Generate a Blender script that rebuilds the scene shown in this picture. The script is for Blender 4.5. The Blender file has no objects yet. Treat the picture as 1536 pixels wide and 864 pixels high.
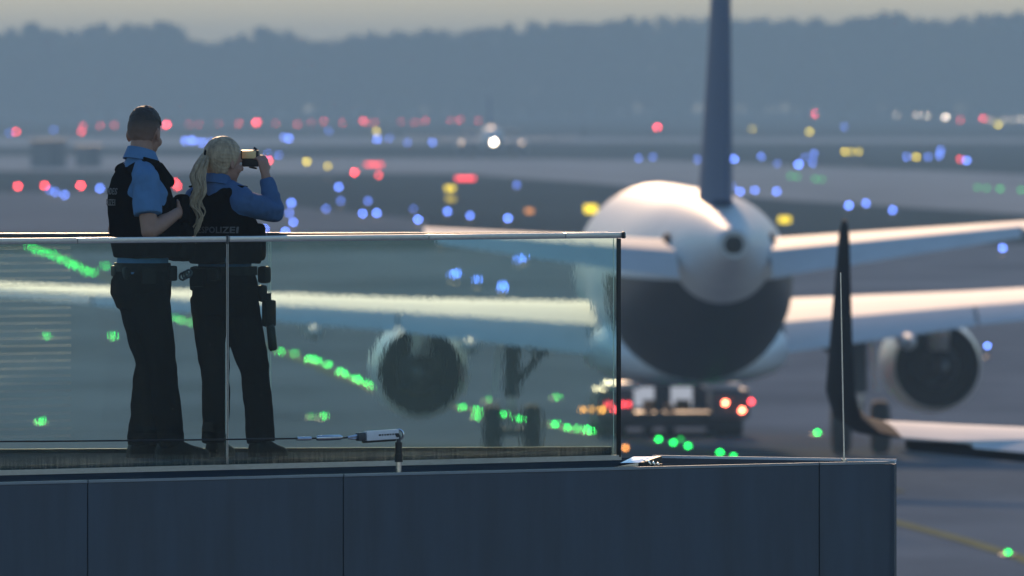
import bpy, bmesh, math, random
from mathutils import Vector, Matrix, noise
R = math.radians
random.seed(7)
scene = bpy.context.scene
C = scene.collection

# ------------------------------------------------------------------ camera
FPX, HOR, CAMZ = 17000.0, 134.0, 8.0          # focal length in photo pixels, horizon row, lens height
cam_data = bpy.data.cameras.new('camera')
cam = bpy.data.objects.new('camera', cam_data); C.objects.link(cam)
cam.location = (0, 0, CAMZ); cam.rotation_euler = (R(90), 0, 0)
cam_data.sensor_width = 36; cam_data.lens = FPX / 1536 * 36
cam_data.shift_y = -(432 - HOR) / 1536
cam_data.clip_start = 1; cam_data.clip_end = 20000
cam_data.dof.use_dof = True; cam_data.dof.focus_distance = 58.9
cam_data.dof.aperture_fstop = 7.0; cam_data.dof.aperture_blades = 0
scene.camera = cam

# ------------------------------------------------------------------ sky, sun, exposure
SUN_EL, SUN_AZ = 20.5, -4.0                    # degrees; azimuth measured from the view direction to the right
world = bpy.data.worlds.new('World'); scene.world = world; world.use_nodes = True
wn = world.node_tree.nodes; wl = world.node_tree.links
sky = wn.new('ShaderNodeTexSky'); sky.sky_type = 'NISHITA'; sky.sun_disc = False
sky.sun_elevation = R(SUN_EL); sky.sun_rotation = R(SUN_AZ)
sky.altitude = 0; sky.air_density = 1.5; sky.dust_density = 0.0; sky.ozone_density = 6.0
wn['Background'].inputs['Strength'].default_value = 0.11
wl.new(sky.outputs['Color'], wn['Background'].inputs['Color'])
sun_data = bpy.data.lights.new('sun', 'SUN'); sun_data.energy = 3.0; sun_data.angle = R(3)
sun_data.color = (1.0, 0.66, 0.40)
sun = bpy.data.objects.new('sun', sun_data); C.objects.link(sun)
S = Vector((math.sin(R(SUN_AZ)) * math.cos(R(SUN_EL)), math.cos(R(SUN_AZ)) * math.cos(R(SUN_EL)), math.sin(R(SUN_EL))))
sun.rotation_euler = (-S).to_track_quat('-Z', 'Y').to_euler(); sun.location = (0, 100, 200)
vs = scene.view_settings
scene.display_settings.display_device = 'sRGB'
vs.view_transform = 'Standard'; vs.look = 'None'; vs.gamma = 1; vs.use_curve_mapping = False
vs.exposure = 0.30
scene.render.engine = 'CYCLES'
cy = scene.cycles
cy.use_denoising = True; cy.max_bounces = 10; cy.diffuse_bounces = 3; cy.glossy_bounces = 4
cy.transmission_bounces = 10; cy.transparent_max_bounces = 12; cy.volume_bounces = 1
cy.sample_clamp_indirect = 4; cy.use_adaptive_sampling = False
cy.caustics_reflective = False

# ------------------------------------------------------------------ helpers
def gp(px, py, h=0.0):
    """ground (or height h) point whose picture is at this photo pixel"""
    d = (CAMZ - h) * FPX / (py - HOR)
    return Vector(((px - 768) * d / FPX, d, h))
def at(px, py, d):
    return Vector(((px - 768) * d / FPX, d, CAMZ - (py - HOR) * d / FPX))

class MB:
    def __init__(s): s.v = []; s.f = []; s.m = []; s.cur = 0
    def add(s, verts, faces):
        o = len(s.v); s.v += [tuple(v) for v in verts]
        for f in faces: s.f.append(tuple(i + o for i in f)); s.m.append(s.cur)
        return s
    def hexa(s, p):      # 8 points: bottom loop 0-3, top loop 4-7
        return s.add(p, [(3, 2, 1, 0), (4, 5, 6, 7), (0, 1, 5, 4), (1, 2, 6, 5), (2, 3, 7, 6), (3, 0, 4, 7)])
    def box(s, c, d, rot=None):
        c = Vector(c); x, y, z = d[0] / 2, d[1] / 2, d[2] / 2
        p = [Vector(q) for q in ((-x, -y, -z), (x, -y, -z), (x, y, -z), (-x, y, -z), (-x, -y, z), (x, -y, z), (x, y, z), (-x, y, z))]
        if rot is not None: p = [rot @ q for q in p]
        return s.hexa([q + c for q in p])
    def rbox(s, c, d, b=0.01, rot=None):   # box with chamfered edges
        bm = bmesh.new(); bmesh.ops.create_cube(bm, size=1)
        for v in bm.verts: v.co = Vector((v.co.x * d[0], v.co.y * d[1], v.co.z * d[2]))
        bmesh.ops.bevel(bm, geom=list(bm.edges), offset=b, segments=2, profile=0.6, affect='EDGES', clamp_overlap=True)
        M = rot if rot is not None else Matrix.Identity(3)
        bm.verts.index_update()
        vv = [M @ v.co + Vector(c) for v in bm.verts]; ff = [[v.index for v in f.verts] for f in bm.faces]; bm.free()
        return s.add(vv, ff)
    def wall(s, a, b, z0, z1, t0, t1):     # slab standing on the plan line a-b, from offset t0 to t1 along its left normal
        a = Vector((a[0], a[1], 0)); b = Vector((b[0], b[1], 0)); u = (b - a).normalized(); n = Vector((-u.y, u.x, 0))
        q = [a + n * t0, b + n * t0, b + n * t1, a + n * t1]
        return s.hexa([p + Vector((0, 0, z0)) for p in q] + [p + Vector((0, 0, z1)) for p in q])
    def loft(s, rings, caps=True, closed=True):
        n = len(rings[0]); vv = [p for r in rings for p in r]; ff = []
        for i in range(len(rings) - 1):
            for j in range(n if closed else n - 1):
                k = (j + 1) % n
                ff.append((i * n + j, i * n + k, (i + 1) * n + k, (i + 1) * n + j))
        if caps:
            ff.append(tuple(range(n - 1, -1, -1))); ff.append(tuple((len(rings) - 1) * n + j for j in range(n)))
        return s.add(vv, ff)
    def tube(s, path, rad, n=10, caps=True, round_ends=False):
        P = [Vector(p) for p in path]; rr = list(rad) if hasattr(rad, '__len__') else [rad] * len(P)
        if round_ends:
            d0 = (P[0] - P[1]).normalized(); d1 = (P[-1] - P[-2]).normalized()
            a = []; b = []
            for k in (80, 50, 25): a.append((P[0] + d0 * rr[0] * math.sin(R(k)), rr[0] * math.cos(R(k))))
            for k in (25, 50, 80): b.append((P[-1] + d1 * rr[-1] * math.sin(R(k)), rr[-1] * math.cos(R(k))))
            P, rr = [q for q, _ in a] + P + [q for q, _ in b], [q for _, q in a] + rr + [q for _, q in b]
        rings = []; up = None
        for i, p in enumerate(P):
            t = (P[min(i + 1, len(P) - 1)] - P[max(i - 1, 0)]).normalized()
            if up is None: up = Vector((0, 0, 1)) if abs(t.z) < 0.9 else Vector((1, 0, 0))
            x = up.cross(t)
            if x.length < 1e-4: x = Vector((1, 0, 0)).cross(t)
            x.normalize(); y = t.cross(x).normalized(); up = y
            rings.append([p + (x * math.cos(2 * math.pi * k / n) + y * math.sin(2 * math.pi * k / n)) * rr[i] for k in range(n)])
        return s.loft(rings, caps)
    def ball(s, c, r, n=16, m=10, rot=None):
        c = Vector(c); r = r if hasattr(r, '__len__') else (r, r, r); rings = []
        for i in range(1, m):
            a = math.pi * i / m; ring = []
            for j in range(n):
                b = 2 * math.pi * j / n
                q = Vector((r[0] * math.sin(a) * math.cos(b), r[1] * math.sin(a) * math.sin(b), -r[2] * math.cos(a)))
                ring.append((rot @ q if rot is not None else q) + c)
            rings.append(ring)
        return s.loft(rings)
    def mesh(s, name, mats, smooth=True, angle=35):
        me = bpy.data.meshes.new(name); me.from_pydata(s.v, [], s.f)
        for m in (mats if isinstance(mats, (list, tuple)) else [mats]): me.materials.append(m)
        if any(s.m): me.polygons.foreach_set('material_index', s.m)
        bm = bmesh.new(); bm.from_mesh(me); bmesh.ops.recalc_face_normals(bm, faces=bm.faces); bm.to_mesh(me); bm.free()
        if smooth:
            me.polygons.foreach_set('use_smooth', [True] * len(me.polygons))
            if angle: me.set_sharp_from_angle(angle=R(angle))
        return me
    def build(s, name, mats, parent=None, smooth=True, angle=35):
        return link(name, s.mesh(name, mats, smooth, angle), parent)

def link(name, me, parent=None):
    o = bpy.data.objects.new(name, me); C.objects.link(o)
    if parent is not None: o.parent = parent
    return o
def tag(o, label=None, cat=None, group=None, kind=None):
    if label: o['label'] = label
    if cat: o['category'] = cat
    if group: o['group'] = group
    if kind: o['kind'] = kind
    return o
def thing(name, label, cat, loc=(0, 0, 0), rz=0, group=None):
    o = bpy.data.objects.new(name, None); C.objects.link(o); o.location = loc; o.rotation_euler = (0, 0, rz)
    o.empty_display_size = 0.1
    return tag(o, label, cat, group)
def copy_tree(o, parent=None):
    c = o.copy(); C.objects.link(c); c.parent = parent
    for ch in list(o.children): copy_tree(ch, c)
    return c

def lerp(a, b, t): return a + (b - a) * t
def table(tab, x):
    """piecewise linear row lookup: tab = [(x, v1, v2..)]"""
    if x <= tab[0][0]: return tab[0][1:]
    for p, q in zip(tab, tab[1:]):
        if x <= q[0]:
            t = (x - p[0]) / (q[0] - p[0]); return tuple(lerp(a, b, t) for a, b in zip(p[1:], q[1:]))
    return tab[-1][1:]

# ------------------------------------------------------------------ materials
def mat(name, col, rough=0.6, metal=0.0, var=0.0, scale=5.0, bump=0.0, bscale=60.0, spec=0.5, stretch=(1, 1, 1), coat=0.0):
    m = bpy.data.materials.new(name); m.use_nodes = True; nt = m.node_tree; n = nt.nodes; l = nt.links; b = n['Principled BSDF']
    b.inputs['Base Color'].default_value = (*col, 1); b.inputs['Roughness'].default_value = rough
    b.inputs['Metallic'].default_value = metal; b.inputs['Specular IOR Level'].default_value = spec
    b.inputs['Coat Weight'].default_value = coat
    if var or bump:
        tc = n.new('ShaderNodeTexCoord'); mp = n.new('ShaderNodeMapping'); mp.inputs['Scale'].default_value = stretch
        l.new(tc.outputs['Object'], mp.inputs['Vector'])
    if var:
        t = n.new('ShaderNodeTexNoise'); t.inputs['Scale'].default_value = scale; t.inputs['Detail'].default_value = 6
        t.inputs['Roughness'].default_value = 0.62; l.new(mp.outputs[0], t.inputs['Vector'])
        r = n.new('ShaderNodeMapRange'); r.inputs['From Min'].default_value = 0.3; r.inputs['From Max'].default_value = 0.7
        r.inputs['To Min'].default_value = 1 - var; r.inputs['To Max'].default_value = 1 + var
        l.new(t.outputs['Fac'], r.inputs['Value'])
        x = n.new('ShaderNodeVectorMath'); x.operation = 'SCALE'; x.inputs[0].default_value = col
        l.new(r.outputs[0], x.inputs['Scale']); l.new(x.outputs[0], b.inputs['Base Color'])
        q = n.new('ShaderNodeMapRange'); q.inputs['To Min'].default_value = max(0.03, rough - var * 0.5); q.inputs['To Max'].default_value = min(1, rough + var * 0.5)
        l.new(t.outputs['Fac'], q.inputs['Value']); l.new(q.outputs[0], b.inputs['Roughness'])
    if bump:
        t2 = n.new('ShaderNodeTexNoise'); t2.inputs['Scale'].default_value = bscale; t2.inputs['Detail'].default_value = 4
        l.new(mp.outputs[0], t2.inputs['Vector'])
        bp = n.new('ShaderNodeBump'); bp.inputs['Strength'].default_value = 1; bp.inputs['Distance'].default_value = bump
        l.new(t2.outputs['Fac'], bp.inputs['Height']); l.new(bp.outputs[0], b.inputs['Normal'])
    return m
_em = {}
def emis(col, L):
    L = round(1.25 ** round(math.log(max(L, 1e-3)) / math.log(1.25)), 4); key = (tuple(col), L)
    if key not in _em:
        m = bpy.data.materials.new('lamp_glow'); m.use_nodes = True; nt = m.node_tree
        nt.nodes.remove(nt.nodes['Principled BSDF']); e = nt.nodes.new('ShaderNodeEmission')
        e.inputs['Color'].default_value = (*col, 1); e.inputs['Strength'].default_value = L
        nt.links.new(e.outputs[0], nt.nodes['Material Output'].inputs['Surface'])
        m.cycles.emission_sampling = 'NONE'; _em[key] = m
    return _em[key]

M = {}
M['grass'] = mat('airfield_grass', (0.040, 0.052, 0.050), 0.95, var=0.35, scale=0.05, spec=0.0, stretch=(1, 0.25, 1))
M['asphalt'] = mat('asphalt', (0.155, 0.185, 0.215), 0.9, var=0.30, scale=0.12, spec=0.0, stretch=(1, 0.35, 1))
M['concrete'] = mat('concrete', (0.31, 0.34, 0.35), 0.85, var=0.22, scale=0.06, spec=0.0, stretch=(1, 0.3, 1))
M['old_concrete'] = mat('old_concrete', (0.16, 0.175, 0.19), 0.85, var=0.25, scale=0.05, spec=0.0, stretch=(1, 0.3, 1))
M['yellow_paint'] = mat('yellow_paint', (0.26, 0.25, 0.12), 0.9, var=0.35, scale=2, spec=0.0)
M['clad'] = mat('slate_cladding', (0.038, 0.060, 0.092), 0.45, metal=0.0, var=0.22, scale=3.0, bump=0.0008, bscale=420, stretch=(2.2, 2.2, 0.25))
M['clad_trim'] = mat('cladding_trim', (0.22, 0.27, 0.33), 0.35, metal=0.6, var=0.1)
M['ledge'] = mat('ledge_sheet', (0.022, 0.036, 0.052), 0.9, var=0.25, scale=4, spec=0.0)
M['alu'] = mat('brushed_aluminium', (0.55, 0.58, 0.62), 0.3, metal=0.9, var=0.12, scale=25, stretch=(1, 1, 8))
M['alu_dark'] = mat('anodised_dark', (0.05, 0.058, 0.07), 0.4, metal=0.5, var=0.1)
M['black_metal'] = mat('black_metal', (0.012, 0.013, 0.015), 0.45, metal=0.3)
M['steel'] = mat('stainless_steel', (0.62, 0.64, 0.68), 0.22, metal=1.0, var=0.12, scale=40)
M['white_metal'] = mat('white_coated_metal', (0.72, 0.73, 0.78), 0.35, var=0.06, scale=30)
M['floor'] = mat('terrace_floor', (0.045, 0.058, 0.070), 0.9, var=0.3, scale=3, bump=0.002, bscale=80, spec=0.0)
M['wall_dark'] = mat('dark_facade', (0.05, 0.055, 0.06), 0.6, var=0.1)

# ================================================================== SETTING
def sheet(name, pts, z, m):
    mb = MB(); mb.add([(p[0], p[1], z) for p in pts], [tuple(range(len(pts)))])
    return tag(mb.build(name, m, smooth=False), kind='structure')
def psheet(name, pix, z, m): return sheet(name, [gp(*p) for p in pix], z, m)
sheet('ground', [(-4200, -600), (4200, -600), (4200, 4300), (-4200, 4300)], 0.0, M['grass'])
sheet('apron', [(-700, -300), (700, -300), (700, 600), (120, 640), (-40, 545), (-700, 470)], 0.02, M['asphalt'])
psheet('taxiway', [(-900, 228), (300, 236), (760, 238), (1000, 241), (1536, 262), (2400, 300), (2400, 352), (1536, 322), (1180, 301), (900, 276), (700, 262), (-900, 250)], 0.02, M['concrete'])
psheet('taxiway.001', [(-900, 286), (150, 290), (330, 300), (640, 331), (640, 350), (-900, 352)], 0.04, M['old_concrete'])
psheet('runway', [(-2000, 205), (500, 206), (1000, 207), (3000, 209), (3000, 216), (900, 214), (300, 220), (-2000, 222)], 0.02, M['concrete'])
psheet('service_road', [(930, 654), (1260, 655), (1300, 658), (1300, 664), (930, 662)], 0.03, M['old_concrete'])
# painted taxi line near the terrace
def strip(name, pts, w, z, m):
    L = []; Rr = []
    for i, p in enumerate(pts):
        t = (pts[min(i + 1, len(pts) - 1)] - pts[max(i - 1, 0)]).normalized(); n = Vector((-t.y, t.x, 0))
        L.append(p + n * w / 2); Rr.append(p - n * w / 2)
    mb = MB(); k = len(pts)
    mb.add([(p.x, p.y, z) for p in L + Rr], [(i, i + 1, k + i + 1, k + i) for i in range(k - 1)])
    return tag(mb.build(name, m, smooth=False), kind='structure')
strip('taxi_line', [gp(*p) for p in ((1180, 752), (1260, 764), (1345, 786), (1440, 811), (1536, 841), (1680, 900), (1850, 985))], 0.34, 0.034, M['yellow_paint'])
strip('taxi_line.001', [gp(*p) for p in ((-200, 330), (85, 384), (270, 468), (430, 533), (568, 590), (820, 640), (1100, 690), (1350, 740))], 0.3, 0.038, M['yellow_paint'])

# ------------------------------------------------------------------ far wood behind the airfield
def forest():
    top = [(-700, 40), (-300, 36), (0, 48), (40, 37), (100, 43), (180, 38), (240, 33), (262, 36), (278, 52), (305, 64), (345, 58), (400, 43), (440, 50),
           (505, 61), (560, 50), (620, 50), (700, 42), (770, 36), (870, 37), (950, 30), (1050, 29), (1200, 31), (1290, 24), (1320, 19), (1400, 28), (1536, 22), (1900, 30), (2400, 25)]
    rnd = random.Random(3); v = []; f = []; mi = []
    def quad(c, s, k):
        a = Vector((rnd.gauss(0, 1), rnd.gauss(0, 1), rnd.gauss(0, 1))).normalized(); b = a.orthogonal().normalized()
        b = Matrix.Rotation(rnd.uniform(0, 6.28), 3, a) @ b; e = a.cross(b); o = len(v)
        v.extend([c + b * s * 0.9, c + e * s * 0.55 + b * s * 0.1, c - b * s, c - e * s * 0.6]); f.append((o, o + 1, o + 2, o + 3)); mi.append(k)
    for row, (D, dens) in enumerate(((2960, 4.6), (2985, 4.4), (3012, 5.0), (3040, 5.4), (3075, 5), (3110, 5), (3150, 5))):
        x = -760.0
        while x < 760:
            x += dens * rnd.uniform(0.6, 1.4) * (1 if -250 < x < 250 else 1.9); d = D + rnd.uniform(-9, 9)
            px = 768 + FPX * x / d; py = table(top, px)[0] + (7 * math.sin(x * .031 + 1) + 5 * math.sin(x * .083) if abs(x) > 250 else 0)
            h = (CAMZ + (HOR - py) * d / FPX) * (rnd.uniform(0.84, 1.0) if row < 2 else rnd.uniform(0.86, 1.05)) - 0.3
            w = rnd.uniform(2.6, 4.4); k = rnd.choice((0, 0, 1, 2)); base = h * rnd.uniform(-0.02, 0.12)
            o = len(v)
            for zz, rr in ((0, 0.32), (h * 0.8, 0.08)):
                for j in range(4): v.append(Vector((x + rr * math.cos(j * 1.571), d + rr * math.sin(j * 1.571), zz)))
            for j in range(4): f.append((o + j, o + (j + 1) % 4, o + 4 + (j + 1) % 4, o + 4 + j)); mi.append(3)
            lobes = [(Vector((x + rnd.uniform(-.6, .6) * w, d + rnd.uniform(-.6, .6) * w, lerp(base + 2, h - 1.8, rnd.random()))), rnd.uniform(0.45, 0.7) * w) for _ in range(9)] + [(Vector((x, d, h - 1.7)), 1.7)]
            for c, r in lobes:
                for _ in range(24):
                    u = Vector((rnd.gauss(0, 1), rnd.gauss(0, 1), rnd.gauss(0, 1))).normalized() * r * rnd.uniform(0.55, 1.05)
                    u.z *= 0.85; quad(c + u, rnd.uniform(0.9, 1.7), k)
    me = bpy.data.meshes.new('far_wood'); me.from_pydata([tuple(q) for q in v], [], f)
    for m in (mat('leaf_dark', (0.045, 0.070, 0.032), 0.8, spec=0.2), mat('leaf_mid', (0.06, 0.085, 0.035), 0.8, spec=0.2), mat('leaf_pine', (0.032, 0.056, 0.036), 0.8, spec=0.2), mat('bark', (0.07, 0.055, 0.042), 0.9)): me.materials.append(m)
    me.polygons.foreach_set('material_index', mi)
    o = link('far_wood', me); tag(o, 'dark misty wood closing off the far side of the airfield', 'wood', kind='stuff')
forest()

# ================================================================== TERRACE
ZL, ZF, ZG0, ZG1 = 6.03, 6.08, 6.055, 7.24       # ledge, floor, glass foot, rail top
NA, NB = Vector((-2.61, 57.80)), Vector((0.574, 60.20))     # near guard line (left end in view, corner)
FA, FB = Vector((-2.70, 59.80)), NB                         # far guard line
QA, QB, QT = Vector((-2.564, 56.76)), Vector((1.62, 59.75)), Vector((2.035, 59.97))   # outer edge of the ledge and prow tip
def on_line(A, B, px):
    k = px - 768; t = (FPX * A.x - k * A.y) / (k * (B.y - A.y) - FPX * (B.x - A.x)); return A + (B - A) * t
def ext(A, B, t): return A + (B - A) * t

terr = thing('terrace_building', 'slate blue metal clad building with a pointed roof terrace', 'building', (0, 58, 0))
T0 = Vector((0, 58, 0))
def tb(mb, name, m, parent=terr, smooth=False):
    mb.v = [tuple(Vector(q) - T0) for q in mb.v]; return mb.build(name, m, parent, smooth)
uA = ext(QA, QB, -1.6)
def prism(pts, z0, z1):
    n = len(pts); mb = MB()
    mb.add([(p[0], p[1], z0) for p in pts] + [(p[0], p[1], z1) for p in pts],
           [tuple(range(n - 1, -1, -1)), tuple(range(n, 2 * n))] + [(i, (i + 1) % n, n + (i + 1) % n, n + i) for i in range(n)])
    return mb
uf = (QB - QA).normalized(); nf = Vector((-uf.y, uf.x))      # inward normal of the fascia
inset = 0.045
I0, I1, I2 = uA + nf * inset, QB + nf * inset, QT + Vector((-0.09, 0.0))
BK = [(0.756, 60.58), (-9.5, 60.45)]
tb(prism([I0, I1, I2] + BK, 0.0, ZL - 0.012), 'core_wall', M['wall_dark'])
tb(prism([uA + nf * 0.004, QB + nf * 0.004, QT - Vector((0.012, 0)), (0.756, 60.6), (-9.5, 60.47)], ZL - 0.010, ZL), 'ledge', M['ledge'])
# cladding panels with open joints
edges = [uA, on_line(QA, QB, 131.5), on_line(QA, QB, 515), QB, QT]
for i in range(4):
    a, b = edges[i], edges[i + 1]; u = (b - a).normalized()
    a2 = a + u * (0.004 if i else 0); b2 = b - u * (0.004 if i < 3 else 0)
    for z0, z1 in ((4.62, ZL - 0.013), (3.1, 4.61), (1.6, 3.09), (0.05, 1.59)):
        tb(MB().wall(a2, b2, z0, z1, 0.0, 0.035), 'cladding_panel', M['clad'])
    tb(MB().wall(a2, b2, ZL - 0.011, ZL + 0.003, -0.004, 0.010), 'edge_trim', M['clad_trim'])
# back of the prow
tb(MB().wall(QT, (0.756, 60.6), 0.05, ZL - 0.013, 0.0, 0.03), 'back_panel', M['clad'])
tb(MB().wall(QT, (0.756, 60.6), ZL - 0.011, ZL + 0.014, 0.0, 0.014), 'back_edge_trim', M['white_metal'])
# raised terrace deck between the guards
nl = (NB - NA).normalized(); nn = Vector((-nl.y, nl.x))
deck = [ext(NA, NB, -1.9) + nn * 0.03, NB + nn * 0.03 - nl * 0.05, ext(FA, FB, 0.985) - Vector((0, 0.03)), (-9.3, 59.72)]
tb(prism(deck, ZL + 0.001, ZF), 'deck', M['floor'])

# glass with faint ripples, streaks and dust
def glass_mat(name, tint, dirt, splash):
    m = bpy.data.materials.new(name); m.use_nodes = True; nt = m.node_tree; n = nt.nodes; l = nt.links
    n.remove(n['Principled BSDF'])
    g = n.new('ShaderNodeBsdfGlass'); g.inputs['Color'].default_value = (*tint, 1); g.inputs['IOR'].default_value = 1.28; g.inputs['Roughness'].default_value = 0.0
    tc = n.new('ShaderNodeTexCoord')
    t = n.new('ShaderNodeTexNoise'); t.inputs['Scale'].default_value = 17; t.inputs['Detail'].default_value = 3
    mp = n.new('ShaderNodeMapping'); mp.inputs['Scale'].default_value = (1.5, 1.5, 0.6)
    l.new(tc.outputs['Object'], mp.inputs['Vector']); l.new(mp.outputs[0], t.inputs['Vector'])
    bp = n.new('ShaderNodeBump'); bp.inputs['Strength'].default_value = 1.0; bp.inputs['Distance'].default_value = 0.00003
    l.new(t.outputs['Fac'], bp.inputs['Height']); l.new(bp.outputs[0], g.inputs['Normal'])
    # dirt: splash streaks standing on the foot of the pane, a few specks and drips above
    sep = n.new('ShaderNodeSeparateXYZ'); l.new(tc.outputs['Object'], sep.inputs[0])
    mp2 = n.new('ShaderNodeMapping'); mp2.inputs['Scale'].default_value = (38, 38, 1.2); l.new(tc.outputs['Object'], mp2.inputs['Vector'])
    s1 = n.new('ShaderNodeTexNoise'); s1.inputs['Scale'].default_value = 1.6; s1.inputs['Detail'].default_value = 3; l.new(mp2.outputs[0], s1.inputs['Vector'])
    hgt = n.new('ShaderNodeMapRange'); hgt.inputs['From Min'].default_value = 0.0; hgt.inputs['From Max'].default_value = 0.075
    hgt.inputs['To Min'].default_value = splash; hgt.inputs['To Max'].default_value = 0.0; l.new(sep.outputs['Z'], hgt.inputs['Value'])
    st = n.new('ShaderNodeMapRange'); st.inputs['From Min'].default_value = 0.42; st.inputs['From Max'].default_value = 0.68; l.new(s1.outputs['Fac'], st.inputs['Value'])
    mu = n.new('ShaderNodeMath'); mu.operation = 'MULTIPLY'; l.new(hgt.outputs[0], mu.inputs[0]); l.new(st.outputs[0], mu.inputs[1])
    v = n.new('ShaderNodeTexNoise'); v.inputs['Scale'].default_value = 90; v.inputs['Detail'].default_value = 1; l.new(tc.outputs['Object'], v.inputs['Vector'])
    sp = n.new('ShaderNodeMapRange'); sp.inputs['From Min'].default_value = 0.79; sp.inputs['From Max'].default_value = 0.84; sp.inputs['To Max'].default_value = 0.5; l.new(v.outputs['Fac'], sp.inputs['Value'])
    cl = n.new('ShaderNodeTexNoise'); cl.inputs['Scale'].default_value = 2.2; cl.inputs['Detail'].default_value = 5; l.new(mp.outputs[0], cl.inputs['Vector'])
    film = n.new('ShaderNodeMapRange'); film.inputs['From Min'].default_value = 0.3; film.inputs['From Max'].default_value = 0.75; film.inputs['To Min'].default_value = dirt * 0.5; film.inputs['To Max'].default_value = dirt * 1.6; l.new(cl.outputs['Fac'], film.inputs['Value'])
    a1 = n.new('ShaderNodeMath'); a1.operation = 'MAXIMUM'; l.new(mu.outputs[0], a1.inputs[0]); l.new(sp.outputs[0], a1.inputs[1])
    a2 = n.new('ShaderNodeMath'); a2.operation = 'ADD'; a2.use_clamp = True; l.new(a1.outputs[0], a2.inputs[0]); l.new(film.outputs[0], a2.inputs[1])
    df = n.new('ShaderNodeBsdfTranslucent'); df.inputs['Color'].default_value = (0.62, 0.66, 0.62, 1)
    mx = n.new('ShaderNodeMixShader'); l.new(a2.outputs[0], mx.inputs[0]); l.new(g.outputs[0], mx.inputs[1]); l.new(df.outputs[0], mx.inputs[2])
    l.new(mx.outputs[0], n['Material Output'].inputs['Surface'])
    return m
M['glass'] = glass_mat('guard_glass', (0.865, 0.99, 0.955), 0.009, 0.42)
M['glass_far'] = glass_mat('guard_glass_far', (0.97, 0.993, 0.99), 0.004, 0.04)

def guard(name, label, A, B, pxs, rail_px, gm, rail_m, rail_h, rail_t):
    base = Vector((A.x, A.y, ZG0)); g = thing(name, label, 'glass railing', base)
    def put(mb, nm, m, parent=g, smooth=False):
        mb.v = [tuple(Vector(q) - base) for q in mb.v]; return mb.build(nm, m, parent, smooth)
    P = [on_line(A, B, p) for p in pxs]; u = (B - A).normalized()
    for i in range(len(P) - 1):
        a = P[i] + u * 0.007; b = P[i + 1] - u * 0.007
        o = put(MB().wall(a, b, ZG0 + 0.004, ZG1 - 0.03, -0.007, 0.007), 'glass_pane', gm)
        for e in (a, b):     # polished pane edges catch the light
            s = 1 if e is a else -1
            put(MB().wall(e - u * 0.0035 * s, e - u * 0.0006 * s, ZG0 + 0.006, ZG1 - 0.032, -0.0065, 0.0065), 'edge_seal', M['alu'], o)
    for i in range(len(rail_px) - 1):
        a = on_line(A, B, rail_px[i]) + u * 0.0015; b = on_line(A, B, rail_px[i + 1]) - u * 0.0015
        mb = MB(); c = (a + b) / 2; rot = Matrix.Rotation(math.atan2(u.y, u.x), 3, 'Z')
        mb.rbox((c.x, c.y, ZG1 - rail_h / 2), ((b - a).length, rail_t, rail_h), 0.004, rot); put(mb, 'top_rail', rail_m, smooth=True)
    return g, put, P, u
gn, putn, Pn, un = guard('glass_guard', 'tinted glass guard with pale metal rail between the ledge and the two officers', NA, NB, (-250, 340, 927), (-260, 113, 341, 640, 845, 936), M['glass'], M['alu'], 0.030, 0.044)
# clear foot channel, joint connector, black end post
putn(MB().wall(ext(NA, NB, -0.3), NB, ZL + 0.001, ZG0 + 0.003, -0.012, 0.012), 'foot_channel', M['alu'])
j = on_line(NA, NB, 341)
putn(MB().tube([(j.x, j.y - 0.024, ZG1 - 0.040), (j.x, j.y - 0.024, ZG1 + 0.004)], 0.008, 12), 'rail_connector', M['alu_dark'], smooth=True)
putn(MB().rbox((NB.x - 0.008, NB.y - 0.004, (ZG0 + ZG1) / 2 - 0.02), (0.026, 0.03, ZG1 - ZG0 - 0.025), 0.003), 'end_post', M['black_metal'], smooth=True)
putn(MB().rbox((NB.x + 0.018, NB.y, ZG1 - 0.014), (0.016, 0.05, 0.036), 0.003), 'end_cap', M['black_metal'], smooth=True)
gf, putf, Pf, uf2 = guard('glass_guard', 'glass guard with dark rail on the airfield side behind the two officers', FA, FB, (-480, 404, 921), (-490, -60, 400, 921), M['glass_far'], M['alu_dark'], 0.030, 0.040)
putf(MB().wall(ext(FA, FB, -0.9), ext(FA, FB, 0.985), ZL + 0.002, ZF + 0.022, -0.014, 0.014), 'foot_channel', M['black_metal'])
putf(MB().wall(ext(FA, FB, -0.9), ext(FA, FB, 0.98), ZG1 + 0.0005, ZG1 + 0.003, -0.017, 0.017), 'rail_cover', M['alu'])

# lightning rod at the prow
rb = at(1266, 690, 59.95); rod = thing('lightning_rod', 'thin upright steel rod on the white edge of the pointed ledge', 'rod', (rb.x, rb.y, ZL))
MB().tube([(0, 0, 0.0), (0.0, 0, 0.06), (-0.009, 0, 0.5), (-0.018, 0, 1.0)], [0.0055, 0.0042, 0.004, 0.0032], 8).build('shaft', M['steel'], rod)
MB().tube([(0, 0, 0), (0, 0, 0.014)], 0.016, 12).build('foot', M['steel'], rod)

# fall-arrest line along the ledge
pf = on_line(QA + nf * 0.10, QB + nf * 0.10, 598); pz = 6.0
ll = thing('safety_line', 'steel safety cable with silver tensioner and black post on the outer ledge', 'safety line', (pf.x, pf.y, ZL))
def L(px_, py_, off=0.0):    # point in the plane of the cable
    q = on_line(QA + nf * 0.10, QB + nf * 0.10, px_); z = CAMZ - (py_ - HOR) * q.y / FPX; return Vector((q.x - pf.x, q.y - pf.y, z - ZL))
MB().tube([(0, 0, 0), (0, 0, 0.055)], 0.0155, 14).build('post_foot', M['steel'], ll)
MB().tube([(0, 0, 0.053), (0, 0, 0.095), (0, 0, 0.096), (0, 0, 0.155)], [0.0215, 0.0215, 0.0185, 0.0185], 14).build('post', M['black_metal'], ll)
MB().tube([(0, 0, 0.154), (0, 0, 0.19)], 0.011, 10).build('stud', M['alu_dark'], ll)
hk = MB(); cc = L(598, 652)
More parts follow.
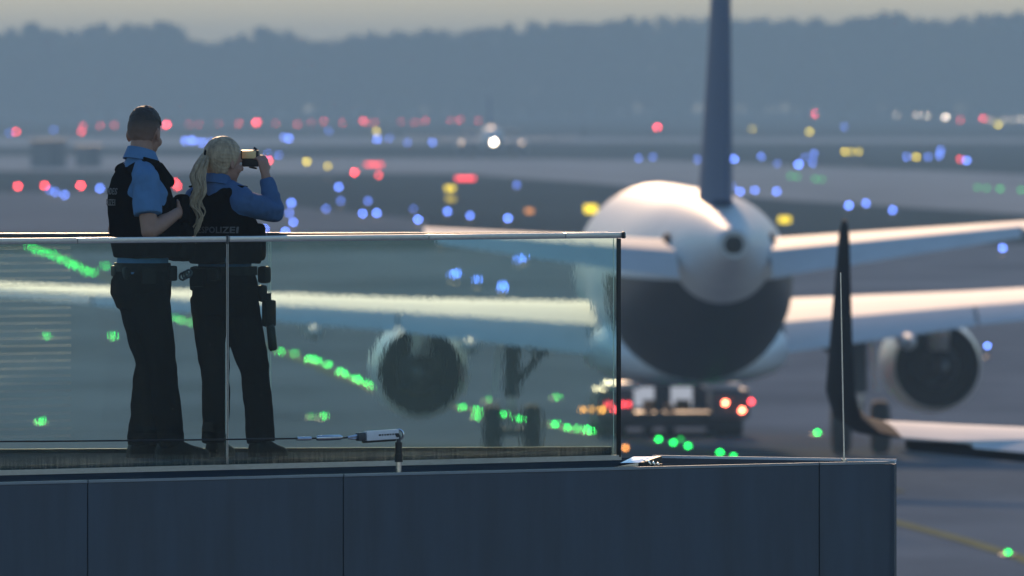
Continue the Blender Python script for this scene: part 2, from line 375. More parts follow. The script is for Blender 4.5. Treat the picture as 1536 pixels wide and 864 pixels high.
hk.tube([cc + Vector((0.024 * math.cos(a), 0, 0.026 * math.sin(a))) for a in [R(k) for k in range(-100, 200, 20)]], 0.0055, 8)
hk.build('shackle', M['steel'], ll)
MB().tube([cc + Vector((-0.005, -0.03, -0.002)), cc + Vector((-0.005, 0.03, -0.002))], 0.011, 10).build('pin', M['black_metal'], ll)
a, b = L(548, 654), L(596, 651); d = (b - a); ang = Matrix.Rotation(math.atan2(uf.y, uf.x), 3, 'Z') @ Matrix.Rotation(-math.atan2(d.z, math.hypot(d.x, d.y)), 3, 'Y')
body = MB().rbox((a + b) / 2, (d.length, 0.03, 0.050), 0.004, ang).build('tensioner', M['white_metal'], ll)
MB().rbox((a + b) / 2 + Vector((-0.012, 0, -0.030)), (d.length * 1.0, 0.026, 0.012), 0.003, ang).build('lower_plate', M['black_metal'], body)
for k in range(7):
    c = a.lerp(b, 0.40 + k * 0.083) + ang @ Vector((0, -0.0155, 0.001))
    MB().box(c, (0.009 if k % 3 else 0.013, 0.002, 0.0085), ang).build('slot', M['black_metal'], body, False)
MB().rbox(L(541, 655), (0.045, 0.034, 0.042), 0.006, ang).build('end_block', M['alu_dark'], ll)
f1 = MB(); f1.tube([L(521, 656.5), L(530, 655), L(538, 653)], 0.008, 8); f1.tube([L(521, 657), L(530, 658), L(538, 657)], 0.006, 8); f1.build('fork', M['steel'], ll)
MB().tube([L(474, 657), L(476, 657), L(492, 656.5), L(510, 656), L(513, 656)], [0.008, 0.0135, 0.0145, 0.0135, 0.008], 12).build('turnbuckle', M['steel'], ll)
MB().tube([L(445, 658), L(466, 657.5)], 0.0105, 10).build('ferrule', M['steel'], ll)
cb = [L(524, 656.5), L(468, 657.5), L(440, 657.8), L(330, 659.3), L(200, 660.8), L(60, 662), L(-60, 662.4), L(-260, 661)]
MB().tube(cb, 0.0042, 8).build('cable', M['black_metal'], ll)
# clamps lying where the guard meets the ledge
pl = on_line(QA + nf * 0.2, QB + nf * 0.2, 950)
br = thing('drain_cover', 'tilted silver cover plate on the ledge beside the black end post of the glass', 'cover plate', (pl.x, pl.y, ZL))
MB().hexa([Vector(q) for q in ((-0.10, -0.14, 0.0), (0.03, -0.08, 0.0), (0.12, 0.12, 0.002), (0.0, 0.10, 0.002), (-0.07, -0.14, 0.02), (0.03, -0.08, 0.02), (0.12, 0.12, 0.045), (0.0, 0.10, 0.045))]).build('plate', M['steel'], br, False)
MB().hexa([Vector(q) for q in ((0.035, -0.09, 0.0), (0.055, -0.08, 0.0), (0.15, 0.12, 0.0), (0.122, 0.12, 0.0), (0.035, -0.09, 0.022), (0.055, -0.08, 0.022), (0.15, 0.12, 0.048), (0.122, 0.12, 0.048))]).build('lip', M['black_metal'], br, False)
pc = on_line(QA + nf * 0.13, QB + nf * 0.13, 978)
cl = thing('cable_clamp', 'small ribbed steel cable clamp lying on the ledge beside the cover plate', 'clamp', (pc.x, pc.y, ZL))
for k in range(4):
    MB().rbox((-0.035 + 0.022 * k, 0, 0.019 - 0.003 * k), (0.012, 0.05, 0.034 - 0.005 * k), 0.003, Matrix.Rotation(-0.5, 3, 'Y')).build('rib', M['steel'], cl)
MB().rbox((0, 0.0, 0.006), (0.11, 0.036, 0.012), 0.002).build('saddle', M['black_metal'], cl)

# thin pale translucent lines across the outer end of the glass
LA, LB = on_line(NA, NB, -120), on_line(NA, NB, 105)
def line_mat():
    m = bpy.data.materials.new('pale_line'); m.use_nodes = True; n = m.node_tree.nodes; l = m.node_tree.links; n.remove(n['Principled BSDF'])
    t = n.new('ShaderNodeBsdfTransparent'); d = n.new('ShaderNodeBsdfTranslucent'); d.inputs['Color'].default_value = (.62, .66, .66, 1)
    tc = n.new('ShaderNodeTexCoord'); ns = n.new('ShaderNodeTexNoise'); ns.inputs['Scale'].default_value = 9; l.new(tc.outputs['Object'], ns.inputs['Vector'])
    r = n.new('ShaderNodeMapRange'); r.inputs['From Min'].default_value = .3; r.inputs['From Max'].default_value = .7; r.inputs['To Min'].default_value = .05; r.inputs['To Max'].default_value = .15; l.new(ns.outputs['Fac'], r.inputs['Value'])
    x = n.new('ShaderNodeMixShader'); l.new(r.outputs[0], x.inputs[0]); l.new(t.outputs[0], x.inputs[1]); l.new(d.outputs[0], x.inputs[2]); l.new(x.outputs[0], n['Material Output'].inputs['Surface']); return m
FR = line_mat(); pane0 = [c for c in gn.children if c.name.startswith('glass_pane')][0]
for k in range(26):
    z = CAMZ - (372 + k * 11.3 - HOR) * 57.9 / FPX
    putn(MB().wall(LA, LB, z - .0075, z + .0075, -.0092, -.0082), 'pale_line', FR, pane0)
# ================================================================== AIRLINER
def paint_mat():
    m = mat('fuselage_paint', (0.78, 0.77, 0.76), 0.5, spec=0.25, var=0.05, scale=1.5); n = m.node_tree.nodes; l = m.node_tree.links; b = n['Principled BSDF']
    tc = n.new('ShaderNodeTexCoord'); s = n.new('ShaderNodeSeparateXYZ'); l.new(tc.outputs['Object'], s.inputs[0])
    def cmp(out, op, v):
        c = n.new('ShaderNodeMath'); c.operation = op; c.inputs[1].default_value = v; l.new(out, c.inputs[0]); return c.outputs[0]
    def mul(a, c):
        q = n.new('ShaderNodeMath'); q.operation = 'MULTIPLY'; l.new(a, q.inputs[0]); l.new(c, q.inputs[1]); return q.outputs[0]
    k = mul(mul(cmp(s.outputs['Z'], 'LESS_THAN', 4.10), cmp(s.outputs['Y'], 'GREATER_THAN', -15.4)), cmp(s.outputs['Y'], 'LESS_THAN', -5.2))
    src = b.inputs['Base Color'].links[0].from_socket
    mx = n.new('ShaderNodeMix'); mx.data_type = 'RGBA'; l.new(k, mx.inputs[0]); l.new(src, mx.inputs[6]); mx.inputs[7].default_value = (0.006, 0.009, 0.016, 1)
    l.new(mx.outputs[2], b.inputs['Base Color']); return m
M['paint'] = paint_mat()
M['wing_paint'] = mat('wing_paint', (0.74, 0.73, 0.72), 0.6, spec=0.12, var=0.06, scale=2.0)
M['navy'] = mat('navy_paint', (0.034, 0.090, 0.20), 0.6, spec=0.2, var=0.08, scale=2)
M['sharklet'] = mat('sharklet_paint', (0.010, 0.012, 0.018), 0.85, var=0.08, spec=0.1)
M['nacelle'] = mat('nacelle_paint', (0.80, 0.79, 0.78), 0.34, spec=0.5, var=0.06, scale=3)
M['duct'] = mat('duct_liner', (0.004, 0.004, 0.005), 0.6)
M['core'] = mat('burnt_titanium', (0.03, 0.029, 0.03), 0.45, metal=0.4, var=0.2, scale=6)
M['tyre'] = mat('rubber', (0.014, 0.014, 0.015), 0.8)
M['gear'] = mat('gear_metal', (0.05, 0.055, 0.065), 0.55, metal=0.1, var=0.1)
M['dark_grey'] = mat('dark_grey_paint', (0.03, 0.034, 0.042), 0.5)

def fuselage_ring(y, zc, a, bt, bb, n=40):
    r = []
    for k in range(n):
        t = 2 * math.pi * k / n; c, s = math.cos(t), math.sin(t)
        r.append(Vector((a * c, y, zc + (bt if s > 0 else bb) * s)))
    return r
FUS = [(17.7, 3.35, .05, .05, .05), (17.5, 3.38, .36, .34, .32), (17.0, 3.44, .72, .72, .66), (16.0, 3.55, 1.20, 1.25, 1.12), (14.6, 3.70, 1.62, 1.75, 1.60), (13.0, 3.78, 1.86, 2.0, 1.92), (11.2, 3.80, 1.97, 2.07, 2.05),
       (8, 3.8, 1.975, 2.07, 2.07), (2, 3.8, 1.975, 2.07, 2.07), (-4, 3.8, 1.975, 2.07, 2.07), (-6.2, 3.82, 1.96, 2.05, 2.02), (-8.0, 3.90, 1.88, 1.97, 1.90), (-10, 4.06, 1.72, 1.80, 1.72), (-12, 4.26, 1.50, 1.56, 1.48), (-13.8, 4.43, 1.26, 1.30, 1.20),
       (-15.4, 4.58, 1.02, 1.05, .96), (-16.8, 4.70, .80, .82, .74), (-18.2, 4.80, .57, .57, .53), (-19.2, 4.86, .40, .40, .38), (-19.75, 4.88, .31, .31, .30), (-19.8, 4.88, .27, .27, .27)]
def foil(c, s0, s1, tc, n=9):
    """airfoil points (chord fraction * c forward-negative, height) from s0 to s1: upper side then lower side back"""
    def th(s): return 5 * tc * (0.2969 * math.sqrt(max(s, 0)) - 0.126 * s - 0.3516 * s * s + 0.2843 * s ** 3 - 0.1015 * s ** 4)
    def cam(s): return 0.07 * s * (1 - s) * 0.5
    ss = [s0 + (s1 - s0) * (1 - math.cos(math.pi * k / (n - 1))) / 2 for k in range(n)]
    return [(-s * c, (cam(s) + th(s)) * c) for s in ss] + [(-s * c, (cam(s) - th(s)) * c - 0.002) for s in reversed(ss)]
def wing_ring(x, yle, c, z, inc, tc, s0, s1, droop=0.0):
    r = []; pts = foil(c, s0, s1, tc)
    hy, hz = -s0 * c, 0.0
    for y, h in pts:
        if droop:
            dy, dz = y - hy, h - hz; y = hy + dy * math.cos(R(droop)) - dz * math.sin(R(droop)) * 0; h = hz + dz * math.cos(R(droop)) + dy * math.sin(R(droop))
        yy = y * math.cos(R(inc)) ; zz = h + y * math.sin(R(inc))
        r.append(Vector((x, yle + yy, z + zz)))
    return r
def wing_par(x):
    x = abs(x); yle = 5.3 - 0.52 * (x - 1.9)
    yte = lerp(-1.75, -1.55, (x - 1.9) / 4.4) if x < 6.3 else lerp(-1.55, -4.15, (x - 6.3) / 10.5)
    return yle, yle - yte, 2.93 + 0.074 * (x - 2), lerp(3.6, 2.8, min(1, x / 16)), lerp(0.140, 0.105, min(1, x / 16))
def make_airliner(label, loc, rz):
    t = thing('airliner', label, 'airplane', loc, rz)
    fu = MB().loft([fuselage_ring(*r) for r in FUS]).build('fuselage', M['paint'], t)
    MB().tube([(0, -19.74, 4.88), (0, -19.86, 4.88)], [0.285, 0.265], 24, caps=False).build('exhaust_ring', M['gear'], fu)
    MB().ball((0, -19.80, 4.88), (0.2, 0.03, 0.2), 20, 8).build('exhaust', M['duct'], fu)
    # belly fairing
    rg = []
    for y, a, zt, zb in ((8.2, .3, 2.3, 1.95), (7.2, 1.3, 2.7, 1.72), (5.5, 1.98, 3.0, 1.64), (2, 2.18, 3.1, 1.60), (-1.5, 2.18, 3.1, 1.60), (-3.6, 1.98, 3.0, 1.68), (-5.4, 1.35, 2.6, 1.76), (-6.6, .4, 2.2, 1.85)):
        rg.append([Vector((a * math.copysign(abs(math.cos(q)) ** 0.7, math.cos(q)), y, (zt + zb) / 2 + (zt - zb) / 2 * math.copysign(abs(math.sin(q)) ** 0.8, math.sin(q)))) for q in [2 * math.pi * k / 28 for k in range(28)]])
    MB().loft(rg).build('belly_fairing', M['nacelle'], t)
    xs = [1.2, 2.2, 3.5, 4.8, 6.3, 8, 10, 12, 13.6, 15, 16.2, 16.8]
    for s in (-1, 1):
        wg = MB().loft([wing_ring(s * x, *wing_par(x), 0.0, 0.76 if x < 16.0 else 0.985) for x in xs]).build('wing', M['wing_paint'], t)
        for nm, x0, x1, dr in (('flap', 2.15, 6.25, 9), ('flap', 6.32, 12.9, 9), ('aileron', 12.96, 15.9, 7)):
            rings = []
            for k in range(6):
                x = lerp(x0, x1, k / 5); yle, c, z, inc, tc = wing_par(x); rings.append(wing_ring(s * x, yle, c, z, inc, tc, 0.765, 0.995, dr))
            MB().loft(rings).build(nm, M['wing_paint'], wg)
        # wingtip fence curving up
        rings = []; yle, c, z, inc, tc = wing_par(16.8)
        for k, (dx, dz, dy, cc, ca, th) in enumerate(((0, 0, 0, c, 5, .105), (.28, .05, -.14, c * .98, 25, .13), (.52, .22, -.32, c * .93, 52, .16), (.62, .48, -.5, c * .88, 76, .17), (.66, 1.0, -.85, c * .72, 86, .15), (.70, 1.7, -1.3, c * .52, 87, .14), (.735, 2.3, -1.7, c * .34, 88, .13), (.74, 2.46, -1.9, c * .16, 88, .12))):
            pr = []
            for y, h in foil(cc, 0, 0.985, th):
                pr.append(Vector((s * (16.8 + dx - h * math.sin(R(ca))), yle + dy + y, z + dz + h * math.cos(R(ca)) + y * math.sin(R(inc)))))
            rings.append(pr)
        MB().loft(rings).build('wingtip_fin', M['sharklet'], wg)
        for x in (4.75, 8.15, 11.4):
            yle, c, z, inc, tc = wing_par(x); yt = yle - c; zt = z - c * math.sin(R(inc))
            MB().tube([(s * x, yt + 2.9, zt + .02), (s * x, yt + 2.2, zt - .16), (s * x, yt + 1.0, zt - .30), (s * x, yt + .1, zt - .33), (s * x, yt - .55, zt - .30), (s * x, yt - .75, zt - .28)], [.05, .17, .21, .19, .10, .03], 14).build('flap_fairing', M['wing_paint'], wg)
        # engine
        ex, ez = s * 5.70, 1.83
        def lathe(prof, n=40): return [[Vector((ex + .96 * r * math.cos(2 * math.pi * k / n), y, ez + .96 * r * math.sin(2 * math.pi * k / n))) for k in range(n)] for y, r in prof]
        na = MB().loft(lathe([(6.9, .84), (7.05, .92), (6.95, 1.0), (6.4, 1.10), (5.2, 1.14), (4.2, 1.12), (3.2, 1.03), (2.9, .99), (2.9, .975)]), caps=False).build('engine_nacelle', M['nacelle'], t)
        MB().loft(lathe([(2.93, .974), (3.3, .975), (4.2, .98), (5.8, .92), (6.9, .838)]), caps=False).build('duct_liner', M['duct'], na)
        MB().loft(lathe([(4.6, .975), (4.58, .30)]), caps=False).build('fan_duct', M['duct'], na)
        MB().loft(lathe([(4.6, .50), (3.6, .56), (2.6, .46), (2.1, .38), (2.1, .35), (2.5, .36)]), caps=False).build('core_cowl', M['core'], na)
        MB().loft(lathe([(2.5, .33), (2.2, .28), (1.7, .14), (1.45, .03)])).build('exhaust_cone', M['core'], na)
        MB().loft(lathe([(5.9, .90), (5.88, .2), (6.3, .02)]), caps=False).build('fan', M['duct'], na)
        py = MB()
        pr = []
        for y, w, z0, z1 in ((6.0, .06, 2.66, 2.84), (4.6, .2, 2.45, 3.1), (3.0, .2, 2.22, 3.15), (1.6, .17, 2.2, 3.0), (0.2, .08, 2.55, 2.85)):
            pr.append([Vector((ex + w, y, z0)), Vector((ex + w, y, z1)), Vector((ex - w, y, z1)), Vector((ex - w, y, z0))])
        py.loft(pr).build('pylon', M['nacelle'], t)
        # main gear
        gx = s * 3.8
        MB().tube([(gx, 0.0, .58), (gx, -.02, 1.5)], [.085, .085], 14).build('oleo', M['steel'], t)
        MB().tube([(gx, -.02, 1.35), (gx - s * .02, -.05, 2.2), (gx - s * .04, -.1, 2.95)], [.17, .18, .19], 14).build('gear_leg', M['gear'], t)
        MB().tube([(gx, -.05, 1.5), (gx - s * .62, -.05, 2.25), (gx - s * 1.15, -.05, 2.75)], [.065, .09, .07], 10).build('side_stay', M['gear'], t)
        MB().tube([(gx - s * .62, -.05, 2.25), (gx - s * .1, -.08, 2.62)], .045, 8).build('lock_link', M['gear'], t)
        MB().box((gx + s * .30, 0.1, 2.05), (.05, .9, 1.35), Matrix.Rotation(R(-6 * s), 3, 'Y')).build('gear_door', M['nacelle'], t, False)
        MB().tube([(gx - .5, 0, .58), (gx + .5, 0, .58)], .09, 12).build('axle', M['gear'], t)
        for w in (-.43, .43):
            n = 28; prof = [(-.2, .30), (-.205, .46), (-.15, .565), (-.05, .585), (.05, .585), (.15, .565), (.205, .46), (.2, .30)]
            wh = MB().loft([[Vector((gx + w + x, r * math.cos(2 * math.pi * k / n), .585 + r * math.sin(2 * math.pi * k / n))) for k in range(n)] for x, r in prof]).build('wheel', M['tyre'], t)
            MB().tube([(gx + w - .215, 0, .585), (gx + w - .16, 0, .585), (gx + w + .16, 0, .585), (gx + w + .215, 0, .585)], [.2, .28, .28, .2], 18).build('rim', M['gear'], wh)
        # tailplane, trimmed nose down with drooped elevator
        def sp(x):
            k = (x - .5) / 5.65; return -12.6 - 4.15 * k, lerp(4.25, 1.5, k), 4.73 + 0.085 * (x - .5), 4.3, 0.10
        st = MB().loft([wing_ring(s * x, *sp(x), 0.0, 0.70 if x < 6.0 else 0.98) for x in (.5, 1.4, 2.5, 4, 5.3, 5.95, 6.0, 6.15)]).build('tailplane', M['wing_paint'], t)
        rings = []
        for k in range(5):
            x = lerp(.95, 5.92, k / 4); a_ = sp(x); rings.append(wing_ring(s * x, *a_, 0.705, 0.995, 15))
        MB().loft(rings).build('elevator', M['wing_paint'], st)
    for s in (-1, 1): MB().ball((s * 1.06, -14.1, 4.90), (.10, .9, .17), 14, 10).build('tailplane_seal', M['sharklet'], t)
    # fin and rudder
    def fin_ring(z, yle, c, s0, s1, tc):
        return [Vector((h, yle + y, z)) for y, h in [(y, h - 0.07 * (-y / c) * (1 + y / c) * 0.5 * c) for y, h in foil(c, s0, s1, tc)]]
    tab = [(4.9, -9.6, 8.0), (5.75, -10.9, 6.4), (7.0, -12.2, 5.5), (9.0, -14.0, 4.2), (11.0, -15.7, 3.0), (11.7, -16.4, 2.4), (11.8, -16.8, 1.9)]
    fn = MB().loft([fin_ring(z, y, c, 0, .72, .105) for z, y, c in tab]).build('fin', M['navy'], t)
    MB().loft([fin_ring(z, y, c, .725, .995, .115) for z, y, c in tab[1:]]).build('rudder', M['navy'], fn)
    # nose gear
    ng = MB().tube([(0, 12.64, .4), (0, 12.75, 1.95)], [.09, .11], 12).build('nose_gear_leg', M['gear'], t)
    for w in (-.25, .25):
        MB().tube([(w - .11, 12.64, .39), (w - .1, 12.64, .39), (w + .1, 12.64, .39), (w + .11, 12.64, .39)], [.3, .39, .39, .3], 22).build('nose_wheel', M['tyre'], t)
    return t
GD = 247.0
plane = make_airliner('large white airliner with navy tail fin seen from behind, standing behind the tug', ((1030 - 768) * GD / FPX, GD, 0), R(2.0))
plane.rotation_euler.y = R(-0.6)

near = copy_tree(plane)
near.rotation_euler.y = 0
near['label'] = 'airliner of which a wing with dark upturned tip reaches in past the steel rod'
nd = 132.0 + 4.5
near.rotation_euler.z = R(9)
tipx = (1232 - 768) * 132 / FPX
near.location = (tipx + 17.2 * math.cos(R(9)) - 0.1, nd - 17.2 * math.sin(R(9)) * -1 - 0.4, 0)
# dark strip below the wing of the nearer airliner
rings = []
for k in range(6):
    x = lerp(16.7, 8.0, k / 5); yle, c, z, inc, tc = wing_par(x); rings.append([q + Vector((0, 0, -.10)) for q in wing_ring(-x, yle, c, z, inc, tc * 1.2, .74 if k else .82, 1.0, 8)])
MB().loft(rings).build('dark_strip', M['sharklet'], near)
far = copy_tree(plane)
far.rotation_euler.y = 0
far['label'] = 'small pale airliner far away coming head on with one nose light lit'
fd = 1320.0
far.scale = (0.62,) * 3; far.rotation_euler.z = R(181.5); far.location = ((737 - 768) * fd / FPX, fd, 0)

# ------------------------------------------------------------------ lamps
def disc_L(t, s, d, sig=4.5e-4):
    sp = FPX * s / d; B = 18.0 * (1 - 59 / d); return t / (min(1.0, (sp / (sp + B)) ** 2 * 1.0) * math.exp(-sig * d) + 1e-6)
RED, GRN, BLU, YEL, AMB, WHT = (1, .055, .07), (.015, 1, .13), (.13, .25, 1), (.85, .62, .02), (1, .36, .07), (1, .78, .58)
lamp_meshes = {}
def fixture(kind, s):
    """mesh: 0 = housing, 1 = lens"""
    key = (kind, s)
    if key not in lamp_meshes:
        mb = MB(); r = s / 2
        if kind == 'inset':
            mb.tube([(0, 0, 0.0), (0, 0, 0.012), (0, 0, 0.022)], [0.16, 0.15, 0.09], 14); mb.cur = 1
            mb.ball((0, 0, 0.022 + r * 0.5), (r, r, r * 0.95), 10, 6)
        else:
            h = 0.35 if kind == 'edge' else 1.2
            mb.tube([(0, 0, 0), (0, 0, .03), (0, 0, .05)], [.13, .13, .05], 12); mb.tube([(0, 0, .04), (0, 0, h - r * 1.1)], [.03, .03], 8); mb.tube([(0, 0, h - r * 1.3), (0, 0, h - r * .6)], [r * .6, r * 1.02], 12)
            mb.cur = 1; mb.ball((0, 0, h), (r, r, r * 1.1), 12, 8)
        lamp_meshes[key] = mb
    return lamp_meshes[key]
made = {}
LAB = {('edge', BLU): ('taxiway_edge_light', 'short blue taxiway edge light on a thin stem', 'blue taxiway edge lights'),
       ('inset', GRN): ('centreline_light', 'green centreline light set flush in the pavement', 'green taxiway centreline lights'),
       ('edge', RED): ('stop_light', 'short red stop light on a thin stem beside the taxiway', 'red stop lights'),
       ('mast', RED): ('approach_light', 'tall red light on a stake along the far runway end', 'red lights along the far runway'),
       ('mast', WHT): ('runway_light', 'tall warm white light on a stake by the far runway', 'white runway lights'),
       ('mast', YEL): ('guard_light', 'tall yellow light on a stake far across the grass', 'yellow guard lights'),
       ('mast', BLU): ('distant_blue_light', 'faint blue light on a tall stake far across the airfield', 'faint blue lights far away'),
       ('inset', AMB): ('amber_inset_light', 'single amber light set in the pavement beside the black end post', 'amber inset light')}
def where(kind, col, px, py):
    if col is GRN:
        if py < 300: return 'faint green centreline light on the pale far taxiway'
        if px < 175 and py < 420: return 'green centreline light in the slanting row seen through glass beside the short sleeved officer'
        if px < 200 and py < 520: return 'green centreline light alone on the apron under the far wing, seen through pale lines'
        if px < 200: return 'single green light on the apron seen low through the pale lines'
        if px < 300: return 'dim green centreline light seen between the two officers'
        if px < 460 or (px < 580 and py < 600): return 'green centreline light in the row running from the filming officer to the engine'
        if px < 500: return 'green light on the apron above the safety cable tensioner'
        if px < 800: return 'green centreline light around the main wheels under the airliner wing, seen through glass'
        if px < 930: return 'bright green centreline light just before the tug, seen through glass'
        if px < 1110: return 'green centreline light on open pavement between the tug and the white ledge edge'
        if px < 1300: return 'single green light on the pavement between the tug and the black winglet'
        return 'single green light beside the yellow taxi line' if py > 700 else 'dim green light showing behind the near wing'
    if col is BLU and kind == 'edge':
        if px < 200: return 'blue edge light on the grass beside the red stop lights'
        if px < 320: return 'blue edge light in the tight cluster between the heads of the officers'
        if px < 445: return 'blue edge light on a stem near the raised blue sleeve'
        if py > 500: return 'blue edge light under the right wing of the airliner' if px < 1300 else 'blue edge light beside the right engine of the airliner'
        if py > 350: return 'blue edge light seen through the glass above the airliner wing' if px < 900 else 'single blue edge light under the tailplane tip'
        if px < 660 and py > 270: return 'blue edge light on dark grass below the long red sign'
        if px < 660: return 'faint blue edge light far beyond the long red sign'
        if px < 800: return 'blue edge light on grass between the yellow signs and the tailplane'
        if px < 1060: return 'faint blue edge light far beyond the fuselage top'
        if py > 275 and px < 1180: return 'blue edge light on the grass right beside the tail fin root'
        if py > 300: return 'blue edge light on grass beyond the tailplane, before the pale taxiway'
        if px < 1240: return 'blue edge light beyond the pale taxiway beside the tail fin'
        return 'blue edge light beyond the pale taxiway near the small red stop light'
    if col is RED and kind == 'edge':
        if px < 130: return 'red stop light in the row of three below the grey huts'
        if px < 300: return 'red stop light showing past the folded arm of the short sleeved officer'
        if px < 420: return 'red stop light showing just behind the raised camera'
        if px < 560: return 'bright single red stop light below the end of the long red sign'
        return 'dim red stop light under the long red sign' if px < 700 else 'dim red stop light beside a blue light beyond the pale taxiway'
    if col is RED:
        if px > 1400: return 'dim red light among the white lights before the wood'
        if px > 900: return 'single red light on a stake before the wood beside the tail fin'
    return None
def lamp(kind, col, px, py, t):
    h = {'inset': 0.03, 'edge': 0.35, 'mast': 1.2}[kind]; p = gp(px, py, h); d = p.y
    s = 0.085 if d < 420 else (0.15 if d < 700 else (0.22 if d < 1400 else 0.36))
    if kind == 'inset': s *= 1.05
    t *= .62 if (col is GRN and px < 930) else (.5 if (col is GRN and py < 300) else (.78 if d > 1000 else .9))
    Lm = emis(col, disc_L(t, s, d)); key = (kind, s, Lm.name)
    if key not in made: made[key] = fixture(kind, s).mesh(LAB[(kind, col)][0], [M['dark_grey'], Lm])
    nm, lab, grp = LAB[(kind, col)]
    w = where(kind, col, px, py)
    if w: lab, grp = w, w
    o = link(nm, made[key]); o.location = (p.x, p.y, 0.045 if kind == 'inset' else 0.02); tag(o, lab, 'light', grp)
for px, py, t in ((433, 208, .55), (426, 206, .2), (278, 212, .45), (289, 211, .6), (303, 214, .4), (316, 214, .25), (566, 209, .5), (584, 208, .15), (611, 214, .15), (649, 214, .3), (508, 281, .6),
                  (437, 305, .6), (434, 320, .3), (440, 334, .6), (397, 344, .5), (428, 348, .8), (544, 321, .55), (565, 320, .8), (552, 302, .25), (489, 314, .2), (511, 302, .18), (627, 330, .85), (620, 314, .12),
                  (671, 318, .5), (705, 324, .55), (762, 328, .75), (775, 278, .2), (97, 293, .4), (83, 289, .3), (150, 283, .6), (75, 286, .2), (1101, 239, .7), (1142, 235, .3), (1166, 246, .15), (1198, 247, .95),
                  (1207, 237, .2), (1221, 231, .3), (1219, 245, .25), (1132, 286, .35), (1165, 288, .45), (1110, 288, .5), (1098, 280, .3), (1273, 309, .8), (1299, 306, .5), (1339, 316, .5), (1504, 373, .9),
                  (958, 238, .25), (979, 236, .2), (1046, 240, .18), (1450, 241, .7), (1409, 234, .3), (1411, 226, .25), (1360, 236, .35), (1392, 236, .25), (418, 233, .2), (402, 231, .12),
                  (661, 363, .8), (679, 412, .9), (685, 412, .5), (716, 420, .7), (754, 429, .9), (754, 434, .5), (783, 387, .7), (779, 390, .4), (789, 384, .4), (1209, 509, .9), (1481, 520, .9)):
    lamp('edge', BLU, px, py, t)
for px, py, t in ((14, 200, .12), (80, 195, .12), (493, 197, .12), (1266, 191, .12)): lamp('mast', BLU, px, py, t)
for px, py, t in ((1186, 266, .10), (1196, 267, .10), (1223, 270, .10), (1233, 271, .10), (1466, 283, .12), (1480, 284, .10), (1500, 285, .16), (1532, 287, .14), (1412, 643, .6), (1226, 653, .8), (988, 663, .9),
                  (1010, 668, .9), (1021, 663, .15), (1032, 673, .8), (1080, 683, .8), (1100, 689, .8), (1512, 834, .9), (160, 402, .3), (70, 507, .45), (169, 507, .6), (61, 636, .8), (272, 483, .35), (262, 480, .3), (286, 486, .3), (420, 530, .6), (441, 533, .3),
                  (463, 541, .8), (470, 542, .8), (477, 545, .7), (492, 550, .7), (511, 560, .9), (518, 565, .8), (533, 571, .8), (540, 574, .7), (549, 578, .6), (557, 582, .7), (566, 587, .9), (486, 628, .6), (467, 628, .15), (694, 614, .7), (716, 618, .7), (715, 629, .5),
                  (778, 632, .8), (756, 625, .6), (733, 603, .2), (835, 599, .4), (832, 640, 1.0), (851, 645, 1.0), (865, 647, .5), (880, 648, 1.0), (886, 650, .8), (924, 649, .8)): lamp('inset', GRN, px, py, t)
for k in range(13): lamp('inset', GRN, 44 + k * 8.0, 372 + k * 3.4 + random.uniform(-1.5, 1.5), random.uniform(.3, .6))
lamp('inset', AMB, 938, 676, .55)
for px, py, t in ((27, 280, .9), (67, 279, .75), (121, 279, .95), (262, 275, .8), (266, 280, .5), (403, 241, .8), (532, 259, .85), (568, 263, .35), (1440, 239, .3)): lamp('edge', RED, px, py, t)
rr = random.Random(11)
for k in range(24): lamp('mast', RED, 125 + k * 26 + rr.uniform(-9, 9), 189 - k * .34 + rr.uniform(-1.5, 1.5), rr.uniform(.05, .16))
for px, py, t in ((24, 198, .4), (122, 198, .35), (250, 187, .9), (385, 184, .8), (545, 181, .35), (986, 191, .7), (1026, 173, .15), (1224, 171, .7), (1470, 167, .2), (1475, 178, .3), (1512, 157, .2), (1440, 180, .15)): lamp('mast', RED, px, py, t)
for px, py, t in ((1418, 176, .40), (1390, 173, .16), (1376, 172, .12), (1345, 173, .06), (1486, 181, .07), (1505, 181, .08), (1518, 180, .06), (1532, 179, .12), (1366, 172, .08)): lamp('mast', WHT, px, py, t)
for px, py, t in ((565, 198, .3), (1128, 194, .12), (1214, 198, .3), (1497, 187, .35), (1267, 228, .28), (1288, 228, .26), (1276, 228, .2), (1374, 236, .4), (460, 243, .4), (492, 250, .22)): lamp('mast', YEL, px, py, t)

# ------------------------------------------------------------------ lit taxiway signs
def sign(px, py, w, h, col, t, label, rz=0):
    w *= .66 if col is not RED else .9; h *= .5 if col is not RED else .32; t *= 2.2 if col is not RED else 1.9
    z = h / 2 + 0.5; p = gp(px, py, z); d = p.y
    g = thing('taxiway_sign', label, 'sign', (p.x, d, 0.02), rz)
    MB().rbox((0, 0.06, z), (w + .08, .12, h + .08), .02).build('housing', M['dark_grey'], g)
    MB().box((0, -.006, z), (w, .012, h)).build('lit_face', emis(col, t / math.exp(-4.5e-4 * d)), g, False)
    for s in (-1, 1): MB().tube([(s * w * .35, .06, 0), (s * w * .35, .06, .5)], .035, 8).build('leg', M['dark_grey'], g)
sign(675, 283, 1.05, .62, YEL, .85, 'bright yellow lit taxiway sign standing behind a dimmer yellow one')
sign(676, 299, .9, .55, YEL, .30, 'dim yellow taxiway sign standing in front of a bright yellow one')
sign(886, 314, 1.15, .95, YEL, .75, 'large yellow lit sign left of the airliner fuselage'.replace('left of', 'beside'))
sign(1177, 330, 1.0, .7, YEL, .7, 'yellow lit sign half hidden behind the airliner fuselage')
sign(794, 317, .7, .45, AMB, .45, 'small amber lit sign alone on the dark grass')
sign(561, 247, 1.9, .62, RED, 1.6, 'long red lit sign next to a single red stop light', R(-4))
